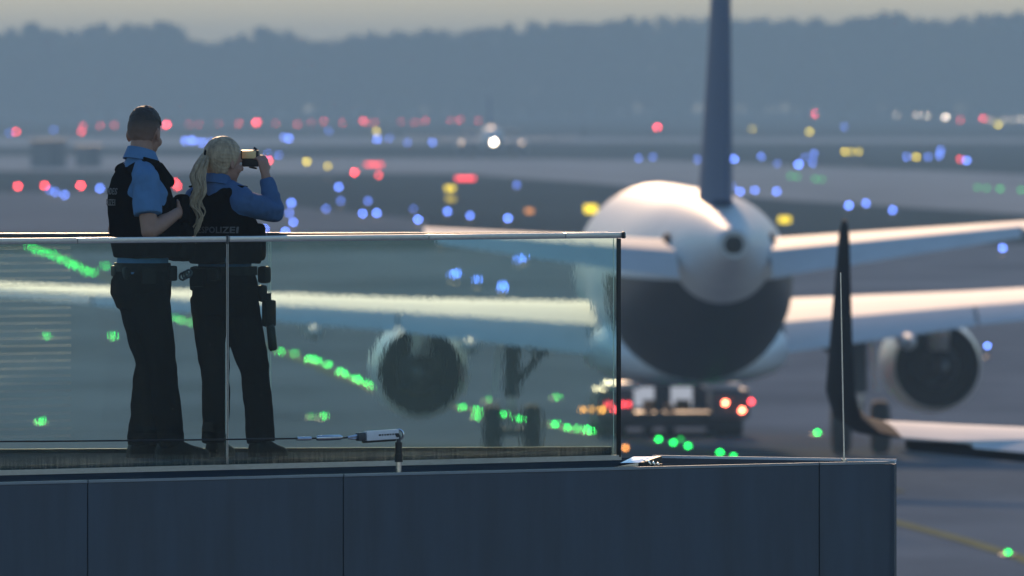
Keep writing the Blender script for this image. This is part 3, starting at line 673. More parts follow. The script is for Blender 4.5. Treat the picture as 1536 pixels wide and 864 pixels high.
sign(698, 268, 1.75, .62, RED, 1.7, 'long red lit sign above the yellow taxiway signs', R(-6))

# ------------------------------------------------------------------ far equipment huts
def hut(px, py, w, h, label):
    p = gp(px, py); g = thing('equipment_hut', label, 'hut', (p.x, p.y, 0.02))
    MB().box((0, 1.5, h / 2), (w, 3, h)).build('wall', M['hut'], g, False)
    MB().box((0, 1.5, h + .08), (w + .3, 3.3, .16)).build('roof', M['dark_grey'], g, False)
    MB().box((w * .2, -.03, 1.05), (.95, .06, 2.1)).build('door', M['gear'], g, False)
M['hut'] = mat('hut_wall', (.12, .12, .12), .7, var=.1)
hut(72, 252, 3.6, 2.7, 'low grey equipment hut far across the airfield, the wider one'); hut(132, 250, 2.6, 2.0, 'low grey equipment hut far across the airfield, the smaller one')

# ------------------------------------------------------------------ towbarless tug
def tug():
    d = 259.0; g = thing('aircraft_tug', 'dark towbarless aircraft tug with red tail lamps under the airliner nose', 'tug', ((1008 - 768) * d / FPX, d, 0.02), R(2))
    D = M['tug']
    MB().rbox((0, 3.0, .42), (3.3, 5.6, .36), .08).build('chassis', D, g)
    for s in (-1, 1):
        MB().rbox((s * 1.32, .55, .80), (.86, 2.2, .66), .07).build('rear_wing', M['tug_grey'], g)
        MB().rbox((s * 1.15, .62, 1.20), (.80, 1.9, .14), .04).build('deck_cover', M['white_metal'], g)
        for y in (.75, 4.9):
            wh = MB().tube([(s * 1.02, y, .45), (s * 1.06, y, .45), (s * 1.62, y, .45), (s * 1.66, y, .45)], [.36, .45, .45, .36], 22).build('wheel', M['tyre'], g)
            MB().tube([(s * 1.655, y, .45), (s * 1.675, y, .45)], .2, 14).build('hub', M['gear'], wh)
    cab = MB().rbox((0, 3.6, .88), (2.0, 1.5, .66), .08).build('cab', D, g)
    for x, w in ((-.52, .68), (.36, .50)):
        MB().rbox((x, 2.835, .88), (w, .04, .46), .015).build('window', M['tug_window_glow'], cab)
    MB().rbox((0, 3.6, 1.24), (2.1, 1.6, .06), .02).build('roof', D, cab)
    for x in (-.4, .35): MB().rbox((x, 2.1, .62), (.34, .3, .42), .03).build('grab_arm', M['amber'], g)
    def lp(x, y, z, r, col, t):
        q = MB().ball((x, y, z), (r, r * .6, r), 14, 8).build('lamp', emis(col, t), g)
        MB().tube([(x, y + r * .3, z), (x, y + r * .9, z)], r * 1.25, 14).build('bezel', D, q)
    for x, z, t in ((1.19, .83, 28), (1.57, .66, 26), (1.78, .86, 9), (-1.32, .68, 10), (-1.50, .80, 5), (-1.15, .80, 5), (-1.02, .80, 4)): lp(x, -.58, z, .05, RED if t < 20 else (1, .16, .08), t)
    for x, t in ((-1.62, 6), (-1.85, 3), (-2.05, 5)): lp(x, -.58, .68, .045, AMB, t)
    lp(-1.06, 2.9, 1.36, .06, (1, .5, .12), 16)
    bar = MB().rbox((1.25, 3.6, 1.30), (.9, .2, .09), .02).build('beacon_bar', D, g)
    for x, z, t in ((1.02, 1.36, 4), (1.08, 1.30, 6), (1.22, 1.40, 3), (1.46, 1.32, 4), (1.64, 1.32, 2)): lp(x, 2.7, z, .05, RED, t * 1.4)
M['tug'] = mat('tug_paint', (.02, .024, .035), .5, var=.1); M['tug_grey'] = mat('tug_grey', (.10, .10, .12), .5, var=.1)
M['tug_window_glow'] = emis((.80, .86, 1.0), .42); M['amber'] = mat('amber_paint', (.22, .12, .02), .5)  # cab windows glow by themselves in an even cool white
tug()
hl = MB().ball((0, 17.72, 3.05), (.34, .16, .34), 14, 8).build('nose_light', emis(WHT, 60), far)

# ================================================================== PEOPLE
M['skin'] = mat('skin', (0.36, 0.20, 0.145), 0.55, var=0.08, scale=30)
M['shirt'] = mat('blue_shirt', (0.095, 0.215, 0.40), 0.85, var=0.10, scale=9, bump=0.0012, bscale=35, spec=0.2)
M['shirt_dark'] = mat('deep_blue_shirt', (0.055, 0.125, 0.27), 0.85, var=0.10, scale=9, bump=0.0012, bscale=35, spec=0.2)
M['vest'] = mat('black_vest', (0.005, 0.0052, 0.006), 0.85, var=0.2, scale=14, bump=0.0015, bscale=60, spec=0.0)
M['trousers'] = mat('black_trousers', (0.004, 0.0042, 0.005), 0.9, var=0.2, scale=10, bump=0.001, bscale=50, spec=0.0)
M['leather'] = mat('black_leather', (0.005, 0.005, 0.006), 0.6, var=0.1, spec=0.2)
M['letter'] = mat('grey_lettering', (0.075, 0.078, 0.085), 0.6)
M['hair_dark'] = mat('dark_brown_hair', (0.036, 0.027, 0.023), 0.65, var=0.35, scale=60, stretch=(1, 1, .3), bump=.002, bscale=180)
M['stubble'] = mat('cropped_hair', (0.050, 0.037, 0.032), 0.75, var=0.25, scale=90)
def fade():      # clipped hair shades into skin towards the nape
    n = M['stubble'].node_tree.nodes; l = M['stubble'].node_tree.links; b = n['Principled BSDF']; src = b.inputs['Base Color'].links[0].from_socket
    tc = n.new('ShaderNodeTexCoord'); s = n.new('ShaderNodeSeparateXYZ'); l.new(tc.outputs['Object'], s.inputs[0])
    r = n.new('ShaderNodeMapRange'); r.inputs['From Min'].default_value = 1.640; r.inputs['From Max'].default_value = 1.765; l.new(s.outputs['Z'], r.inputs['Value'])
    x = n.new('ShaderNodeMix'); x.data_type = 'RGBA'; l.new(r.outputs[0], x.inputs[0]); x.inputs[6].default_value = (0.26, 0.15, 0.11, 1); l.new(src, x.inputs[7]); l.new(x.outputs[2], b.inputs['Base Color'])
fade()
def hair_mat():
    m = mat('blond_hair', (0.36, 0.275, 0.18), 0.55, var=0.5, scale=26, bump=.004, bscale=70, stretch=(1.6, 1.6, .35)); return m
M['blond'] = hair_mat()
M['gold'] = mat('gold_lens_barrel', (0.80, 0.60, 0.30), 0.45, metal=0.2, var=.08, scale=20)

def remesh(mb, voxel, smooth=4, fold=None):
    """fuse overlapping closed shapes into one continuous surface"""
    me = mb.mesh('tmp', M['skin'], True, None); ob = bpy.data.objects.new('tmp', me); C.objects.link(ob)
    r = ob.modifiers.new('r', 'REMESH'); r.mode = 'VOXEL'; r.voxel_size = voxel; r.use_smooth_shade = True
    if smooth:
        s = ob.modifiers.new('s', 'SMOOTH'); s.iterations = smooth; s.factor = 0.5
    dg = bpy.context.evaluated_depsgraph_get(); out = bpy.data.meshes.new_from_object(ob.evaluated_get(dg))
    bpy.data.objects.remove(ob); bpy.data.meshes.remove(me)
    if fold:
        out.update()
        nrm = [Vector(v.normal) for v in out.vertices]
        for v, n in zip(out.vertices, nrm): v.co = v.co + n * fold(v.co)
    out.polygons.foreach_set('use_smooth', [True] * len(out.polygons))
    return out
def put(name, me, m, parent):
    me.materials.clear(); me.materials.append(m); return link(name, me, parent)
def folds(amp, sx, sz, seed=0.0):
    def f(co):
        q = Vector((co.x * sx + seed, co.y * sx, co.z * sz)); a = noise.noise(q) + 0.5 * noise.noise(q * 2.3)
        return amp * a
    return f
def V(x, y, z, phi):     # person frame (x right, y ahead) -> scene offsets when the person faces phi degrees right of straight away
    c, s = math.cos(R(phi)), math.sin(R(phi)); return Vector((x * c + y * s, -x * s + y * c, z))
def oval(a, b, z, cx, cy, phi, n=28, e=2.5):
    r = []
    for k in range(n):
        t = 2 * math.pi * k / n; c, s = math.cos(t), math.sin(t)
        r.append(V(cx + a * math.copysign(abs(c) ** (2 / e), c), cy + b * math.copysign(abs(s) ** (2 / e), s), z, phi))
    return r
def hand(mb, w, fwd, palm, curl, side, scale=1.0):
    """palm and five fingers; w wrist, fwd along the hand, palm = direction the palm faces, side = +1 thumb to the left of fwd seen from the back of the hand"""
    f = Vector(fwd).normalized(); p = Vector(palm); p = (p - f * p.dot(f)).normalized(); t = f.cross(p) * side   # towards the thumb
    w = Vector(w); s = scale
    ring = []
    for d, wd, th in ((0.0, .027, .021), (.03, .036, .018), (.065, .042, .016), (.088, .040, .013)):
        ring.append([w + f * d * s + t * wd * s * math.cos(2 * math.pi * k / 12) + p * th * s * math.sin(2 * math.pi * k / 12) for k in range(12)])
    mb.loft(ring)
    for i, (off, L, r) in enumerate(((.030, .072, .0090), (.010, .080, .0092), (-.011, .075, .0088), (-.031, .058, .0078))):
        q = w + f * .083 * s + t * off * s; d = f.copy(); pts = [q - f * .02 * s, q]; spread = t * off * 0.25
        for seg, frac in enumerate((.42, .33, .25)):
            a = curl * (0.8 if seg == 0 else 1.0) * (1 + 0.06 * i)
            d = (d * math.cos(a) + p * math.sin(a)).normalized() if seg == 0 else (Matrix.Rotation(a, 3, d.cross(p).normalized()) @ d if d.cross(p).length > 1e-3 else d)
            q = q + (d + spread).normalized() * L * frac * s; pts.append(q)
        mb.tube(pts, [r * s, r * s, r * .95 * s, r * .88 * s, r * .72 * s], 8, round_ends=True)
    b = w + f * .025 * s + t * .028 * s; d1 = (t * .75 + f * .55 + p * .35).normalized(); d2 = (f * .8 + p * .55 + t * .15).normalized()
    mb.tube([b - t * .01 * s, b + d1 * .032 * s, b + d1 * .032 * s + d2 * .028 * s, b + d1 * .032 * s + d2 * .05 * s], [.013 * s, .0115 * s, .0105 * s, .0085 * s], 8, round_ends=True)
def head(mb, c, phi, s=1.0, tilt=0.0):
    Rz = Matrix.Rotation(-R(phi), 3, 'Z') @ Matrix.Rotation(R(tilt), 3, 'X')
    P = lambda x, y, z: Vector(c) + Rz @ (Vector((x, y, z)) * s)
    mb.ball(P(0, -.006, .022), (.077 * s, .098 * s, .098 * s), 24, 16, Rz)              # skull
    mb.ball(P(0, .030, -.045), (.060 * s, .062 * s, .075 * s), 20, 12, Rz)              # face and jaw
    mb.ball(P(0, .062, -.098), (.026 * s, .022 * s, .020 * s), 12, 8, Rz)               # chin
    for k in (-1, 1):
        mb.ball(P(k * .048, .052, -.040), (.024 * s, .026 * s, .026 * s), 12, 8, Rz)    # cheeks
        ec = P(k * .081, -.008, -.010); ear = Rz @ Matrix.Rotation(k * .38, 3, 'Z')
        mb.ball(ec, (.010 * s, .021 * s, .033 * s), 12, 10, ear); mb.ball(ec + Vector((0, 0, -.022 * s)), (.009 * s, .012 * s, .014 * s), 10, 8, ear)
        mb.ball(P(k * .030, .082, .006), (.018 * s, .010 * s, .009 * s), 10, 8, Rz)     # brows
    mb.tube([P(0, .090, .004), P(0, .103, -.020), P(0, .113, -.036)], [.010 * s, .012 * s, .015 * s], 10, round_ends=True)   # nose
    mb.ball(P(0, .088, -.066), (.024 * s, .010 * s, .008 * s), 12, 8, Rz)               # lips
    mb.tube([P(0, -.028, -.045), P(0, -.036, -.11), P(0, -.042, -.19)], [.056 * s, .056 * s, .064 * s], 18)                  # neck
    return P
def eyes(P, parent):
    for k in (-1, 1): MB().ball(P(k * .031, .080, -.010), .0115, 12, 8).build('eye', M['eye'], parent)
M['eye'] = mat('eye', (.5, .5, .48), .2)
def boot(foot, ang, s=1.0):
    """soft boot, heel at the ankle, toe towards ang (degrees right of straight away)"""
    mb = MB(); rg = []
    for y, w, h in ((-.075, .030, .05), (-.06, .038, .085), (-.01, .043, .11), (.05, .044, .095), (.11, .047, .068), (.16, .047, .055), (.195, .036, .042), (.208, .018, .028)):
        ring = []
        for k in range(16):
            t = 2 * math.pi * k / 16; c, q = math.cos(t), math.sin(t)
            ring.append(Vector(foot) + V(w * s * math.copysign(abs(c) ** .75, c), y * s, h * s * (0.5 + 0.5 * math.copysign(abs(q) ** .7, q)), ang) - Vector((0, 0, foot[2])))
        rg.append(ring)
    mb.loft(rg); mb.tube([Vector(foot) - Vector((0, 0, foot[2] - .06)), Vector(foot) - Vector((0, 0, foot[2] - .17))], [.046 * s, .05 * s], 14)
    return mb
def sole(foot, ang, s=1.0):
    mb = MB(); pts = [(-.075, .028), (-.05, .038), (.0, .040), (.06, .042), (.12, .048), (.17, .046), (.2, .03)]
    lo = [V(-w * s, y * s, 0, ang) for y, w in pts] + [V(w * s, y * s, 0, ang) for y, w in reversed(pts)]
    f0 = Vector((foot[0], foot[1], 0)); n = len(lo)
    mb.add([f0 + p for p in lo] + [f0 + p + Vector((0, 0, .022)) for p in lo], [tuple(range(n - 1, -1, -1)), tuple(range(n, 2 * n))] + [(i, (i + 1) % n, n + (i + 1) % n, n + i) for i in range(n)])
    return mb
def lettering(parent, lines, size, tab, phi, z0, xc, e=2.5, gap=1.25, off=.004):
    """text wrapped round the back of a vest described by tab rows (z, a, b, cx, cy)"""
    for i, txt in enumerate(lines):
        cu = bpy.data.curves.new('t', 'FONT'); cu.body = txt; cu.size = size; cu.align_x = 'CENTER'; cu.offset = .0012; cu.extrude = .0006; cu.resolution_u = 2; cu.space_character = 1.08
        ob = bpy.data.objects.new('t', cu); C.objects.link(ob)
        me = bpy.data.meshes.new_from_object(ob.evaluated_get(bpy.context.evaluated_depsgraph_get())); bpy.data.objects.remove(ob); bpy.data.curves.remove(cu)
        bm = bmesh.new(); bm.from_mesh(me); bmesh.ops.triangulate(bm, faces=bm.faces); bmesh.ops.subdivide_edges(bm, edges=[q for q in bm.edges if q.calc_length() > .02], cuts=2); bm.to_mesh(me); bm.free()
        for v in me.vertices:
            z = z0 + v.co.y - i * size * gap; x = xc + v.co.x; a, b, cx, cyy = table(tab, z)
            u = min(.985, abs((x - cx) / a)); y = cyy - b * (1 - u ** e) ** (1 / e) - off - v.co.z
            v.co = V(x, y, z, phi)
        me.update(); o = put('lettering', me, M['letter'], parent)

def shift_tab(tab, da, db): return [(z, a + da, b + db, cx, cy) for z, a, b, cx, cy in tab]

# ---- man in short sleeves ------------------------------------------------------------------------
def man():
    PH = 72; d = 58.95; root = Vector(((222 - 768) * d / FPX, d, ZF))
    tor = [(.86, .150, .115, 0, -.03), (.95, .165, .125, 0, -.035), (1.04, .160, .118, 0, -.03), (1.15, .165, .120, 0, -.03), (1.28, .180, .130, 0, -.035), (1.38, .190, .125, 0, -.04), (1.45, .165, .100, 0, -.045), (1.50, .115, .075, 0, -.045), (1.54, .065, .060, 0, -.04)]
    sh_r, el_r, wr_r = V(.190, -.068, 1.435, PH), V(.262, -.070, 1.185, PH), V(.135, .115, 1.275, PH)
    sh_l, el_l, wr_l = V(-.165, -.03, 1.425, PH), V(-.24, -.105, 1.190, PH), V(-.10, .125, 1.235, PH)
    hip = {1: V(.095, -.03, .90, PH), -1: V(-.095, -.03, .90, PH)}
    knee = {1: V(.10, .050, .49, PH), -1: V(-.10, .030, .49, PH)}
    ank = {1: V(.11, .092, .10, PH), -1: V(-.11, .004, .10, PH)}
    mb = MB(); P = head(mb, Vector((-.018, .0, 1.692)), 24, 1.04, -4)
    mb.loft([oval(a - .012, b - .012, z, cx, cy, PH) for z, a, b, cx, cy in tor])
    for s_, e_, w_ in ((sh_r, el_r, wr_r), (sh_l, el_l, wr_l)):
        mb.tube([s_, s_.lerp(e_, .5), e_], [.056, .050, .042], 16, round_ends=True); mb.tube([e_, e_.lerp(w_, .3), w_], [.043, .046, .030], 16, round_ends=True)
    hand(mb, wr_r, V(-.55, .62, .12, PH), V(-.5, -.8, 0, PH), .55, 1); hand(mb, wr_l, V(.75, .4, .1, PH), V(.3, -.9, 0, PH), .5, -1)
    for k in (-1, 1): mb.tube([hip[k], knee[k], ank[k]], [.07, .05, .04], 12, round_ends=True)
    me = remesh(mb, .0052, 3); o = put('person', me, M['skin'], None); o.location = root
    tag(o, 'person in short blue sleeves and black vest standing with folded arms beside the one filming', 'person')
    eyes(P, o)
    # hair: cropped sides and darker top
    Rz = Matrix.Rotation(-R(24), 3, 'Z') @ Matrix.Rotation(R(-4), 3, 'X'); hb = MB(); hb.ball(P(0, -.009, .024), (.0822, .1035, .1035), 28, 20, Rz)
    me = remesh(hb, .007, 1, lambda co: .0025 * noise.noise(co * 55)); bm = bmesh.new(); bm.from_mesh(me); inv = Rz.transposed(); c0 = P(0, 0, 0)
    def loc(v): return inv @ (v - c0)
    bmesh.ops.delete(bm, geom=[v for v in bm.verts if loc(v.co).z < (-.066 + .02 * noise.noise(v.co * 60) if loc(v.co).y < -.03 else -.01) or (loc(v.co).y > .035 and loc(v.co).z < .055)], context='VERTS'); bm.to_mesh(me); bm.free()
    put('hair_sides', me, M['stubble'], o)
    hb = MB(); hb.ball(P(0, .0, .045), (.083, .104, .098), 28, 20, Rz); me = remesh(hb, .006, 1, lambda co: .004 * noise.noise(co * 70) + .003 * noise.noise(co * 25)); bm = bmesh.new(); bm.from_mesh(me)
    bmesh.ops.delete(bm, geom=[v for v in bm.verts if loc(v.co).z < .062 - .25 * max(0, loc(v.co).y)], context='VERTS'); bm.to_mesh(me); bm.free()
    put('hair_top', me, M['hair_dark'], o)
    # shirt
    mb = MB(); mb.loft([oval(a + .004, b + .004, z, cx, cy, PH) for z, a, b, cx, cy in tor if z > .9])
    for s_, e_ in ((sh_r, el_r), (sh_l, el_l)):
        dn = (e_ - s_); mb.tube([s_ + V(0, 0, .01, 0), s_ + dn * .35, s_ + dn * .66], [.068, .073, .076], 20, round_ends=False)
        mb.ball(s_ + V(0, 0, .006, 0), .074, 18, 12)
    nb = P(0, -.040, -.155)
    mb.tube([nb + Vector((0, 0, -.03)), nb + Vector((0.004, 0, .035)), nb + Vector((.008, .004, .068))], [.088, .076, .070], 20)
    mb.tube([nb + V(.0, 0, .0, PH), V(.10, -.06, 1.50, PH), V(.185, -.07, 1.46, PH)], [.07, .062, .06], 14, round_ends=True); mb.tube([nb, V(-.10, -.06, 1.50, PH), V(-.15, -.04, 1.46, PH)], [.07, .06, .05], 14, round_ends=True)
    shirt = put('shirt', remesh(mb, .007, 3, folds(.009, 17, 8, 3)), M['shirt'], o)
    cb = MB(); cz = nb + Vector((.004, 0, .0))      # folded collar
    cb.tube([cz + V(.080 * math.cos(R(k)), .078 * math.sin(R(k)) + .004, .046 - .018 * math.sin(R(k)), PH - 20) for k in range(-250, 71, 16)], .0135, 8, round_ends=True)
    cb2 = MB(); rg = []
    for k in range(-240, 61, 12):
        c_, s_ = math.cos(R(k)), math.sin(R(k)); rg.append([cz + V(.074 * c_, .072 * s_ + .004, .074 - .02 * s_, PH - 20), cz + V(.101 * c_, .098 * s_ + .004, .012 - .022 * s_, PH - 20), cz + V(.093 * c_, .09 * s_ + .004, .01 - .022 * s_, PH - 20), cz + V(.068 * c_, .066 * s_ + .004, .068 - .02 * s_, PH - 20)])
    cb2.loft(rg); cb2.build('collar', M['shirt'], shirt, True, 50)
    # vest
    vt = [(1.045, .198, .158, 0, -.015), (1.10, .205, .172, 0, -.015), (1.20, .205, .176, 0, -.02), (1.28, .200, .172, 0, -.03), (1.34, .178, .168, 0, -.038), (1.40, .155, .158, 0, -.045), (1.46, .146, .136, 0, -.05), (1.51, .136, .100, 0, -.052), (1.545, .108, .055, 0, -.055)]
    mb = MB(); mb.loft([oval(a, b, z, cx, cy, PH) for z, a, b, cx, cy in vt])
    for s in (-1, 1): mb.tube([V(s * .105, -.12, 1.50, PH), V(s * .112, -.045, 1.545, PH), V(s * .112, .03, 1.52, PH), V(s * .10, .085, 1.44, PH)], [.03, .026, .026, .03], 12, round_ends=True)
    mb.rbox(V(.0, .175, 1.12, PH), (.30, .08, .19), .03, Matrix.Rotation(-R(PH), 3, 'Z')); mb.rbox(V(.06, .165, 1.30, PH), (.14, .06, .15), .025, Matrix.Rotation(-R(PH), 3, 'Z'))
    vest = put('vest', remesh(mb, .007, 3, folds(.004, 12, 9, 9)), M['vest'], o)
    lettering(vest, ['BUNDES', 'POLIZEI'], .046, vt, PH, 1.375, 0, off=.006)
    for s in (-1, 1): MB().rbox(V(s * .112, -.02, 1.553, PH), (.05, .09, .014), .005, Matrix.Rotation(-R(PH), 3, 'Z') @ Matrix.Rotation(-.25, 3, 'X')).build('shoulder_strap', M['vest'], vest)
    # trousers, belt, boots
    mb = MB(); mb.loft([oval(a, b, z, cx, cy, PH, e=2.3) for z, a, b, cx, cy in ((.78, .165, .13, 0, -.03), (.86, .182, .152, 0, -.045), (.93, .180, .150, 0, -.042), (1.005, .168, .130, 0, -.03))])
    for k in (-1, 1):
        mb.tube([hip[k] + V(0, -.01, -.03, PH), hip[k].lerp(knee[k], .5) + V(0, -.005, 0, PH), knee[k], knee[k].lerp(ank[k], .5) + V(0, -.005, 0, PH), ank[k] + Vector((0, 0, -.035))], [.112, .098, .073, .076, .078], 18)
    def tf(co):
        q = Vector((co.x * 9, co.y * 9, co.z * 5)); w = .008 + .006 * math.exp(-((co.z - .12) / .12) ** 2) + .004 * math.exp(-((co.z - .47) / .1) ** 2); return w * (noise.noise(q) + .5 * noise.noise(q * 2.2 + Vector((5, 1, co.z * 9))))
    put('trousers', remesh(mb, .007, 3, tf), M['trousers'], o)
    belt = MB().loft([oval(.170, .140, z, 0, -.033, PH) for z in (.972, .976, 1.014, 1.018)]).build('belt', M['leather'], o)
    for x, y, sx, sy, sz, z in ((.165, -.05, .04, .08, .09, .955), (.10, -.150, .07, .03, .07, .965), (-.05, -.165, .09, .03, .06, .975), (.13, .09, .05, .05, .08, .965)):
        MB().rbox(V(x, y, z, PH), (sx, sy, sz), .014, Matrix.Rotation(-R(PH), 3, 'Z')).build('pouch', M['leather'], belt)
    cf = MB(); cc = V(.06, .155, .955, PH)
    for k in range(3): cf.tube([cc + Vector((.012 + .016 * k + .016 * math.cos(a), -.01 * k, .008 * (k - 1) + .018 * math.sin(a))) for a in [R(q) for q in range(0, 361, 30)]], .006, 8)
    cf.build('handcuffs', M['steel2'], belt)
    for k in (-1, 1):
        f = ank[k] + V(0, -.005, 0, PH); b = put('boot', remesh(boot(f, 66, 1.05), .007, 2), M['leather'], o); sole(f, 66, 1.05).build('sole', M['tyre'], b, False)
M['steel2'] = mat('dark_steel', (.12, .12, .13), .35, metal=.9)
man()

# ---- woman filming -------------------------------------------------------------------------------
def woman():
    PH = 36; d = 59.2; k_ = FPX / d; root = Vector(((337 - 768) * d / FPX, d, ZF))
    def Q(px, py, dep): return Vector(((px - 337) / k_, dep, CAMZ - (py - HOR) * (d + dep) / FPX - ZF))     # picture position at a depth beside her axis
    tor = [(.84, .155, .115, .01, -.02), (.92, .165, .120, .01, -.02), (1.00, .140, .105, .005, -.01), (1.10, .145, .108, 0, 0), (1.20, .155, .118, -.01, 0), (1.30, .168, .108, -.015, -.01), (1.365, .140, .085, -.015, -.02), (1.41, .09, .065, -.012, -.02), (1.44, .052, .052, -.01, -.02)]
    sh_r = Q(362, 303, -.10); el_r = Q(411, 317, .06); wr_r = Q(398, 263, .065)
    sh_l = V(-.185, -.005, 1.345, PH); el_l = Q(318, 300, .27); wr_l = Q(338, 262, .20)
    hip = {1: V(.092, -.02, .86, PH), -1: V(-.085, -.02, .86, PH)}
    knee = {1: Q(381, 560, .02), -1: Q(322, 560, .06)}; ank = {1: Q(391, 655, .01), -1: Q(323, 655, .06)}
    HP = 52; hc = Q(337, 246, .0); hc.z = 1.545
    mb = MB(); P = head(mb, hc, HP, .97, -3)
    mb.loft([oval(a - .012, b - .012, z, cx, cy, PH) for z, a, b, cx, cy in tor])
    for s_, e_, w_ in ((sh_r, el_r, wr_r), (sh_l, el_l, wr_l)):
        mb.tube([s_, s_.lerp(e_, .5), e_], [.050, .044, .038], 14, round_ends=True); mb.tube([e_, e_.lerp(w_, .35), w_], [.038, .036, .025], 14, round_ends=True)
    # right hand folded over the camera's grip, fingers forward round its side
    hand(mb, wr_r, Vector((-.17, .04, .95)), Vector((-.75, .65, .0)), .75, -1, .95)
    hand(mb, wr_l, Q(357, 246, .13) - wr_l, Vector((.3, .1, .9)), .35, 1, .9)
    for k in (-1, 1): mb.tube([hip[k], knee[k], ank[k]], [.065, .045, .036], 12, round_ends=True)
    o = put('person', remesh(mb, .0050, 3), M['skin'], None); o.location = root
    tag(o, 'person with blond ponytail and long blue sleeves raising a camera to the eye', 'person'); eyes(P, o)
    # hair cap and ponytail
    Rz = Matrix.Rotation(-R(HP), 3, 'Z') @ Matrix.Rotation(R(-3), 3, 'X'); inv = Rz.transposed(); c0 = P(0, 0, 0)
    def loc(v): return inv @ (v - c0)
    hb = MB(); hb.ball(P(0, -.018, .026), (.090, .108, .106), 32, 22, Rz); hb.ball(P(0, -.045, -.02), (.074, .070, .08), 24, 16, Rz)
    tie = P(-.012, -.118, .028)
    def strand(co):
        q = loc(co); r = (q - Vector((0, -.12, .03))); a = math.atan2(r.x, r.z + .001); return .0012 * math.sin(a * 30 + 7 * noise.noise(co * 12)) + .0022 * noise.noise(co * 30)
    me = remesh(hb, .0052, 2, strand); bm = bmesh.new(); bm.from_mesh(me)
    bmesh.ops.delete(bm, geom=[v for v in bm.verts if loc(v.co).z < -.085 or (loc(v.co).y > .012 + .45 * max(0, loc(v.co).z + .02) and loc(v.co).z < .07) or (loc(v.co).z < -.03 and loc(v.co).y > -.02 and abs(loc(v.co).x) > .03)], context='VERTS'); bm.to_mesh(me); bm.free()
    hair = put('hair', me, M['blond'], o)
    rnd = random.Random(5); pt = MB()
    base = [tie, Q(303, 246, -.12), Q(297, 264, -.145), Q(301, 284, -.165), Q(294, 304, -.175), Q(303, 322, -.18), Q(295, 338, -.185)]
    wid = [.018, .032, .038, .034, .029, .017, .006]
    def curve(ts): # smooth centre line
        n = len(base) - 1; x = ts * n; i = min(int(x), n - 1); f = x - i; f2 = f
        p0, p1, p2, p3 = base[max(i - 1, 0)], base[i], base[i + 1], base[min(i + 2, n)]
        c = 0.5 * ((2 * p1) + (p2 - p0) * f2 + (2 * p0 - 5 * p1 + 4 * p2 - p3) * f2 ** 2 + (3 * p1 - p0 - 3 * p2 + p3) * f2 ** 3)
        return c, lerp(wid[i], wid[i + 1], f)
    for s in range(46):
        a = rnd.uniform(0, 6.28); rr = rnd.random() ** .5; L_ = rnd.uniform(.55, 1.0) if s > 3 else 1.0; ph = rnd.uniform(0, 6.28); pts = []; rad = []
        for k in range(22):
            t = k / 21 * L_; c, w = curve(t); wob = .013 * t * math.sin(15 * t + ph)
            pts.append(c + Vector((math.cos(a) * rr * w + wob, math.sin(a) * rr * w * .7, .004 * math.sin(7 * t + ph)))); rad.append((.0062 if s > 5 else .008) * (1 - .72 * (k / 21) ** 2) + .0008)
        pt.tube(pts, rad, 6)
    for s in range(5):   # loose curled ends
        st, _ = curve(.9); sx = rnd.uniform(-.02, .012); ph = rnd.uniform(0, 3)
        pt.tube([st + Vector((sx * k / 4 + .013 * math.sin(k * .55 + ph) - .004 * k, -.004, -.017 * k + .01)) for k in range(9)], [.0055 * (1 - k / 9.5) + .0006 for k in range(9)], 6)
    pt.build('ponytail', M['blond'], hair)
    MB().tube([tie + Vector((.014 * math.cos(a) * .4, .022 * math.cos(a), .024 * math.sin(a))) for a in [R(q) for q in range(0, 361, 30)]], .006, 8).build('hair_band', M['leather'], hair)
    # shirt with long sleeves
    mb = MB(); mb.loft([oval(a + .005, b + .005, z, cx, cy, PH) for z, a, b, cx, cy in tor if z > .88])
    for s_, e_, w_, big in ((sh_r, el_r, wr_r, 1), (sh_l, el_l, wr_l, .9)):
        mb.ball(s_, .066 * big, 18, 12); mb.tube([s_, s_.lerp(e_, .5), e_], [.070 * big, .066 * big, .056 * big], 20, round_ends=True)
        ww = e_.lerp(w_, .93); mb.tube([e_, e_.lerp(w_, .4), ww], [.054 * big, .050 * big, .036 * big], 20, round_ends=False)
    nb = P(0, -.040, -.145)
    for s in (-1, 1): mb.tube([nb, V(s * .08 - .012, -.03, 1.395, PH), V(s * .165 - .012, -.03, 1.36, PH)], [.055, .052, .05], 14, round_ends=True)
    mb.tube([nb + Vector((0, 0, -.05)), nb, nb + Vector((.006, .006, .05))], [.088, .076, .062], 18)
    def sf(co):
        t = (co - el_r).length; q = co * 18; return .004 * noise.noise(q) + .0045 * math.exp(-(t / .09) ** 2) * math.sin(95 * (co - el_r).dot((wr_r - el_r).normalized()) + 2 * noise.noise(co * 12)) + .003 * noise.noise(co * 38)
    shirt = put('shirt', remesh(mb, .0065, 2, sf), M['shirt_dark'], o)
    rg = []
    for k in range(-250, 71, 14):
        c_, s_ = math.cos(R(k)), math.sin(R(k)); rg.append([nb + V(.060 * c_, .060 * s_ + .006, .068 - .015 * s_, PH + 5), nb + V(.085 * c_, .084 * s_ + .006, .014 - .018 * s_, PH + 5), nb + V(.078 * c_, .077 * s_ + .006, .012 - .018 * s_, PH + 5), nb + V(.054 * c_, .054 * s_ + .006, .062 - .015 * s_, PH + 5)])
    MB().loft(rg).build('collar', M['shirt_dark'], shirt, True, 50)
    # vest
    vt = [(1.01, .192, .145, .0, 0), (1.06, .197, .152, 0, 0), (1.15, .198, .155, -.008, 0), (1.22, .190, .152, -.014, -.005), (1.28, .165, .145, -.02, -.01), (1.33, .150, .132, -.02, -.015), (1.375, .146, .105, -.02, -.02), (1.41, .136, .065, -.02, -.025)]
    mb = MB(); mb.loft([oval(a, b, z, cx, cy, PH) for z, a, b, cx, cy in vt])
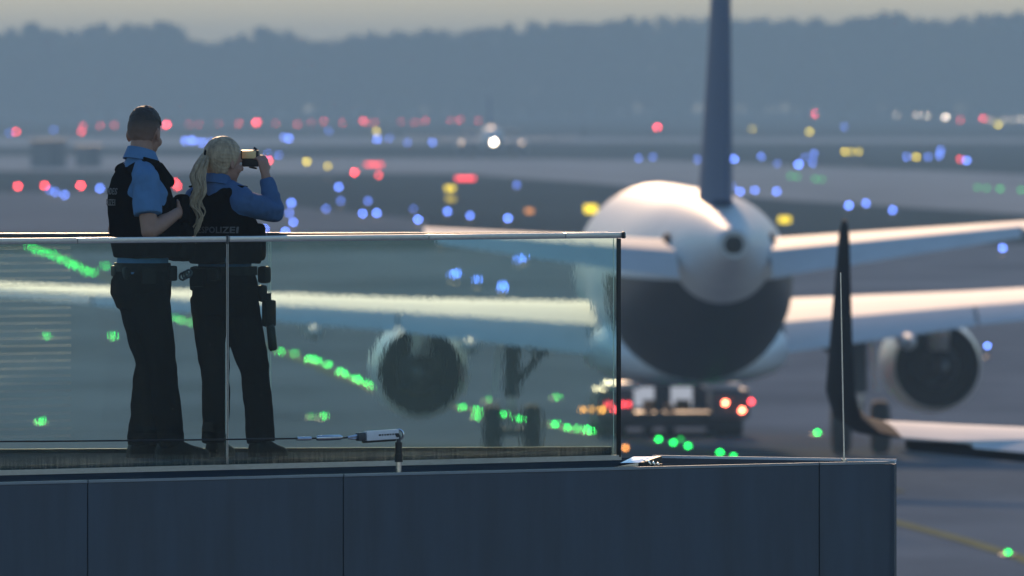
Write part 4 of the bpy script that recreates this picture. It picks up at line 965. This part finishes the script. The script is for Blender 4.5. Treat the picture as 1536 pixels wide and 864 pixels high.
    for s in (-1, 1): mb.tube([V(s * .105 - .02, -.085, 1.375, PH), V(s * .115 - .02, -.03, 1.412, PH), V(s * .11 - .02, .04, 1.385, PH), V(s * .10 - .02, .08, 1.31, PH)], [.028, .022, .022, .026], 12, round_ends=True)
    mb.rbox(V(0, .15, 1.12, PH), (.28, .07, .20), .03, Matrix.Rotation(-R(PH), 3, 'Z'))
    vest = put('vest', remesh(mb, .007, 3, folds(.004, 12, 9, 21)), M['vest'], o)
    lettering(vest, ['BUNDESPOLIZEI'], .046, vt, PH, 1.172, -.012, off=.006)
    for s in (-1, 1): MB().rbox(V(s * .135 - .02, -.03, 1.418, PH), (.085, .05, .010), .004, Matrix.Rotation(-R(PH), 3, 'Z') @ Matrix.Rotation(s * .18, 3, 'Y')).build('shoulder_strap', M['vest'], vest)
    # trousers, belt, holster
    mb = MB(); mb.loft([oval(a, b, z, cx, cy, PH, e=2.3) for z, a, b, cx, cy in ((.74, .17, .12, .015, -.015), (.82, .185, .138, .015, -.02), (.90, .183, .136, .012, -.02), (.985, .160, .118, .008, -.012))])
    for k in (-1, 1):
        hk = hip[k]; mb.tube([hk + Vector((0, 0, -.02)), hk.lerp(knee[k], .45), knee[k], knee[k].lerp(ank[k], .5), ank[k] + Vector((0, 0, -.03))], [.108, .100, .079, .074, .074], 18)
    def tf(co):
        q = Vector((co.x * 9, co.y * 9, co.z * 5 + 7)); w = .007 + .006 * math.exp(-((co.z - .12) / .12) ** 2) + .004 * math.exp(-((co.z - .45) / .1) ** 2); return w * (noise.noise(q) + .5 * noise.noise(q * 2.2 + Vector((5, 1, co.z * 9))))
    put('trousers', remesh(mb, .007, 3, tf), M['trousers'], o)
    belt = MB().loft([oval(.172, .134, z, .01, -.012, PH) for z in (.950, .954, .992, .996)]).build('belt', M['leather'], o)
    Zr = Matrix.Rotation(-R(PH), 3, 'Z')
    for p, s_ in ((Q(294, 418, -.02), (.055, .06, .13)), (Q(396, 412, -.03), (.055, .06, .09)), (Q(393, 440, -.04), (.04, .05, .09)), (V(-.06, -.155, .94, PH), (.09, .045, .10)), (V(.05, -.155, .955, PH), (.07, .045, .07))):
        MB().rbox(p, s_, .018, Zr).build('pouch', M['leather'], belt)
    hol = MB(); hol.rbox(Q(403, 470, -.03), (.035, .09, .14), .014, Zr); hol.tube([Q(401, 440, -.03), Q(403, 480, -.035)], .018, 8); hol.build('holster', M['leather'], belt)
    MB().tube([Q(404, 488, -.06), Q(406, 492, -.06), Q(409, 522, -.06), Q(410, 526, -.06)], [.019, .024, .024, .018], 14).build('torch', M['black_metal'], belt)
    for k, a in ((1, 38), (-1, 20)):
        f = ank[k] + V(0, -.005, 0, a); b = put('boot', remesh(boot(f, a, .97), .007, 2), M['leather'], o); sole(f, a, .97).build('sole', M['tyre'], b, False)
    # the camera in her hand: a thing of its own
    cr = root + Q(380, 238, .10); cm = thing('camera', 'black camera with a gold screen held up in front of the face', 'camera', cr)
    Cq = lambda px_, py_, dep: Q(px_, py_, dep) - Q(380, 238, .10)
    CR = Matrix.Rotation(R(-8), 3, 'Z')
    MB().rbox(Cq(374.5, 237.5, .10), (.098, .050, .088), .010, CR).build('body', M['black_metal'], cm)
    MB().rbox(Cq(373, 232, .070), (.073, .010, .040), .003, CR).build('screen', M['gold'], cm)
    MB().rbox(Cq(385, 236, .105), (.022, .052, .070), .007, CR).build('grip', M['black_metal'], cm)
    MB().tube([Cq(374, 236, .12), Cq(376, 236, .17)], .026, 18).build('lens', M['alu_dark'], cm)
    MB().tube([Cq(380, 221.5, .10), Cq(383, 223.5, .10), Cq(386, 226, .105)], [.006, .006, .005], 8).build('hot_shoe', M['black_metal'], cm)
    MB().rbox(Cq(379, 251.5, .10), (.040, .03, .010), .003, CR @ Matrix.Rotation(.2, 3, 'Y')).build('base_plate', M['black_metal'], cm)
woman()
# ================================================================== HAZE
mb = MB(); mb.box((0, 1850, 15.0), (8900, 5200, 32.4))
hz = mb.build('haze', None, smooth=False); hz.data.materials.clear()
hm = bpy.data.materials.new('haze'); hm.use_nodes = True; hn = hm.node_tree.nodes; hn.remove(hn['Principled BSDF'])
pv = hn.new('ShaderNodeVolumePrincipled'); pv.inputs['Color'].default_value = (0.68, 0.88, 1.0, 1); pv.inputs['Density'].default_value = 4.5e-4
pv.inputs['Anisotropy'].default_value = -0.3
hm.node_tree.links.new(pv.outputs[0], hn['Material Output'].inputs['Volume'])
hz.data.materials.append(hm); tag(hz, kind='stuff')
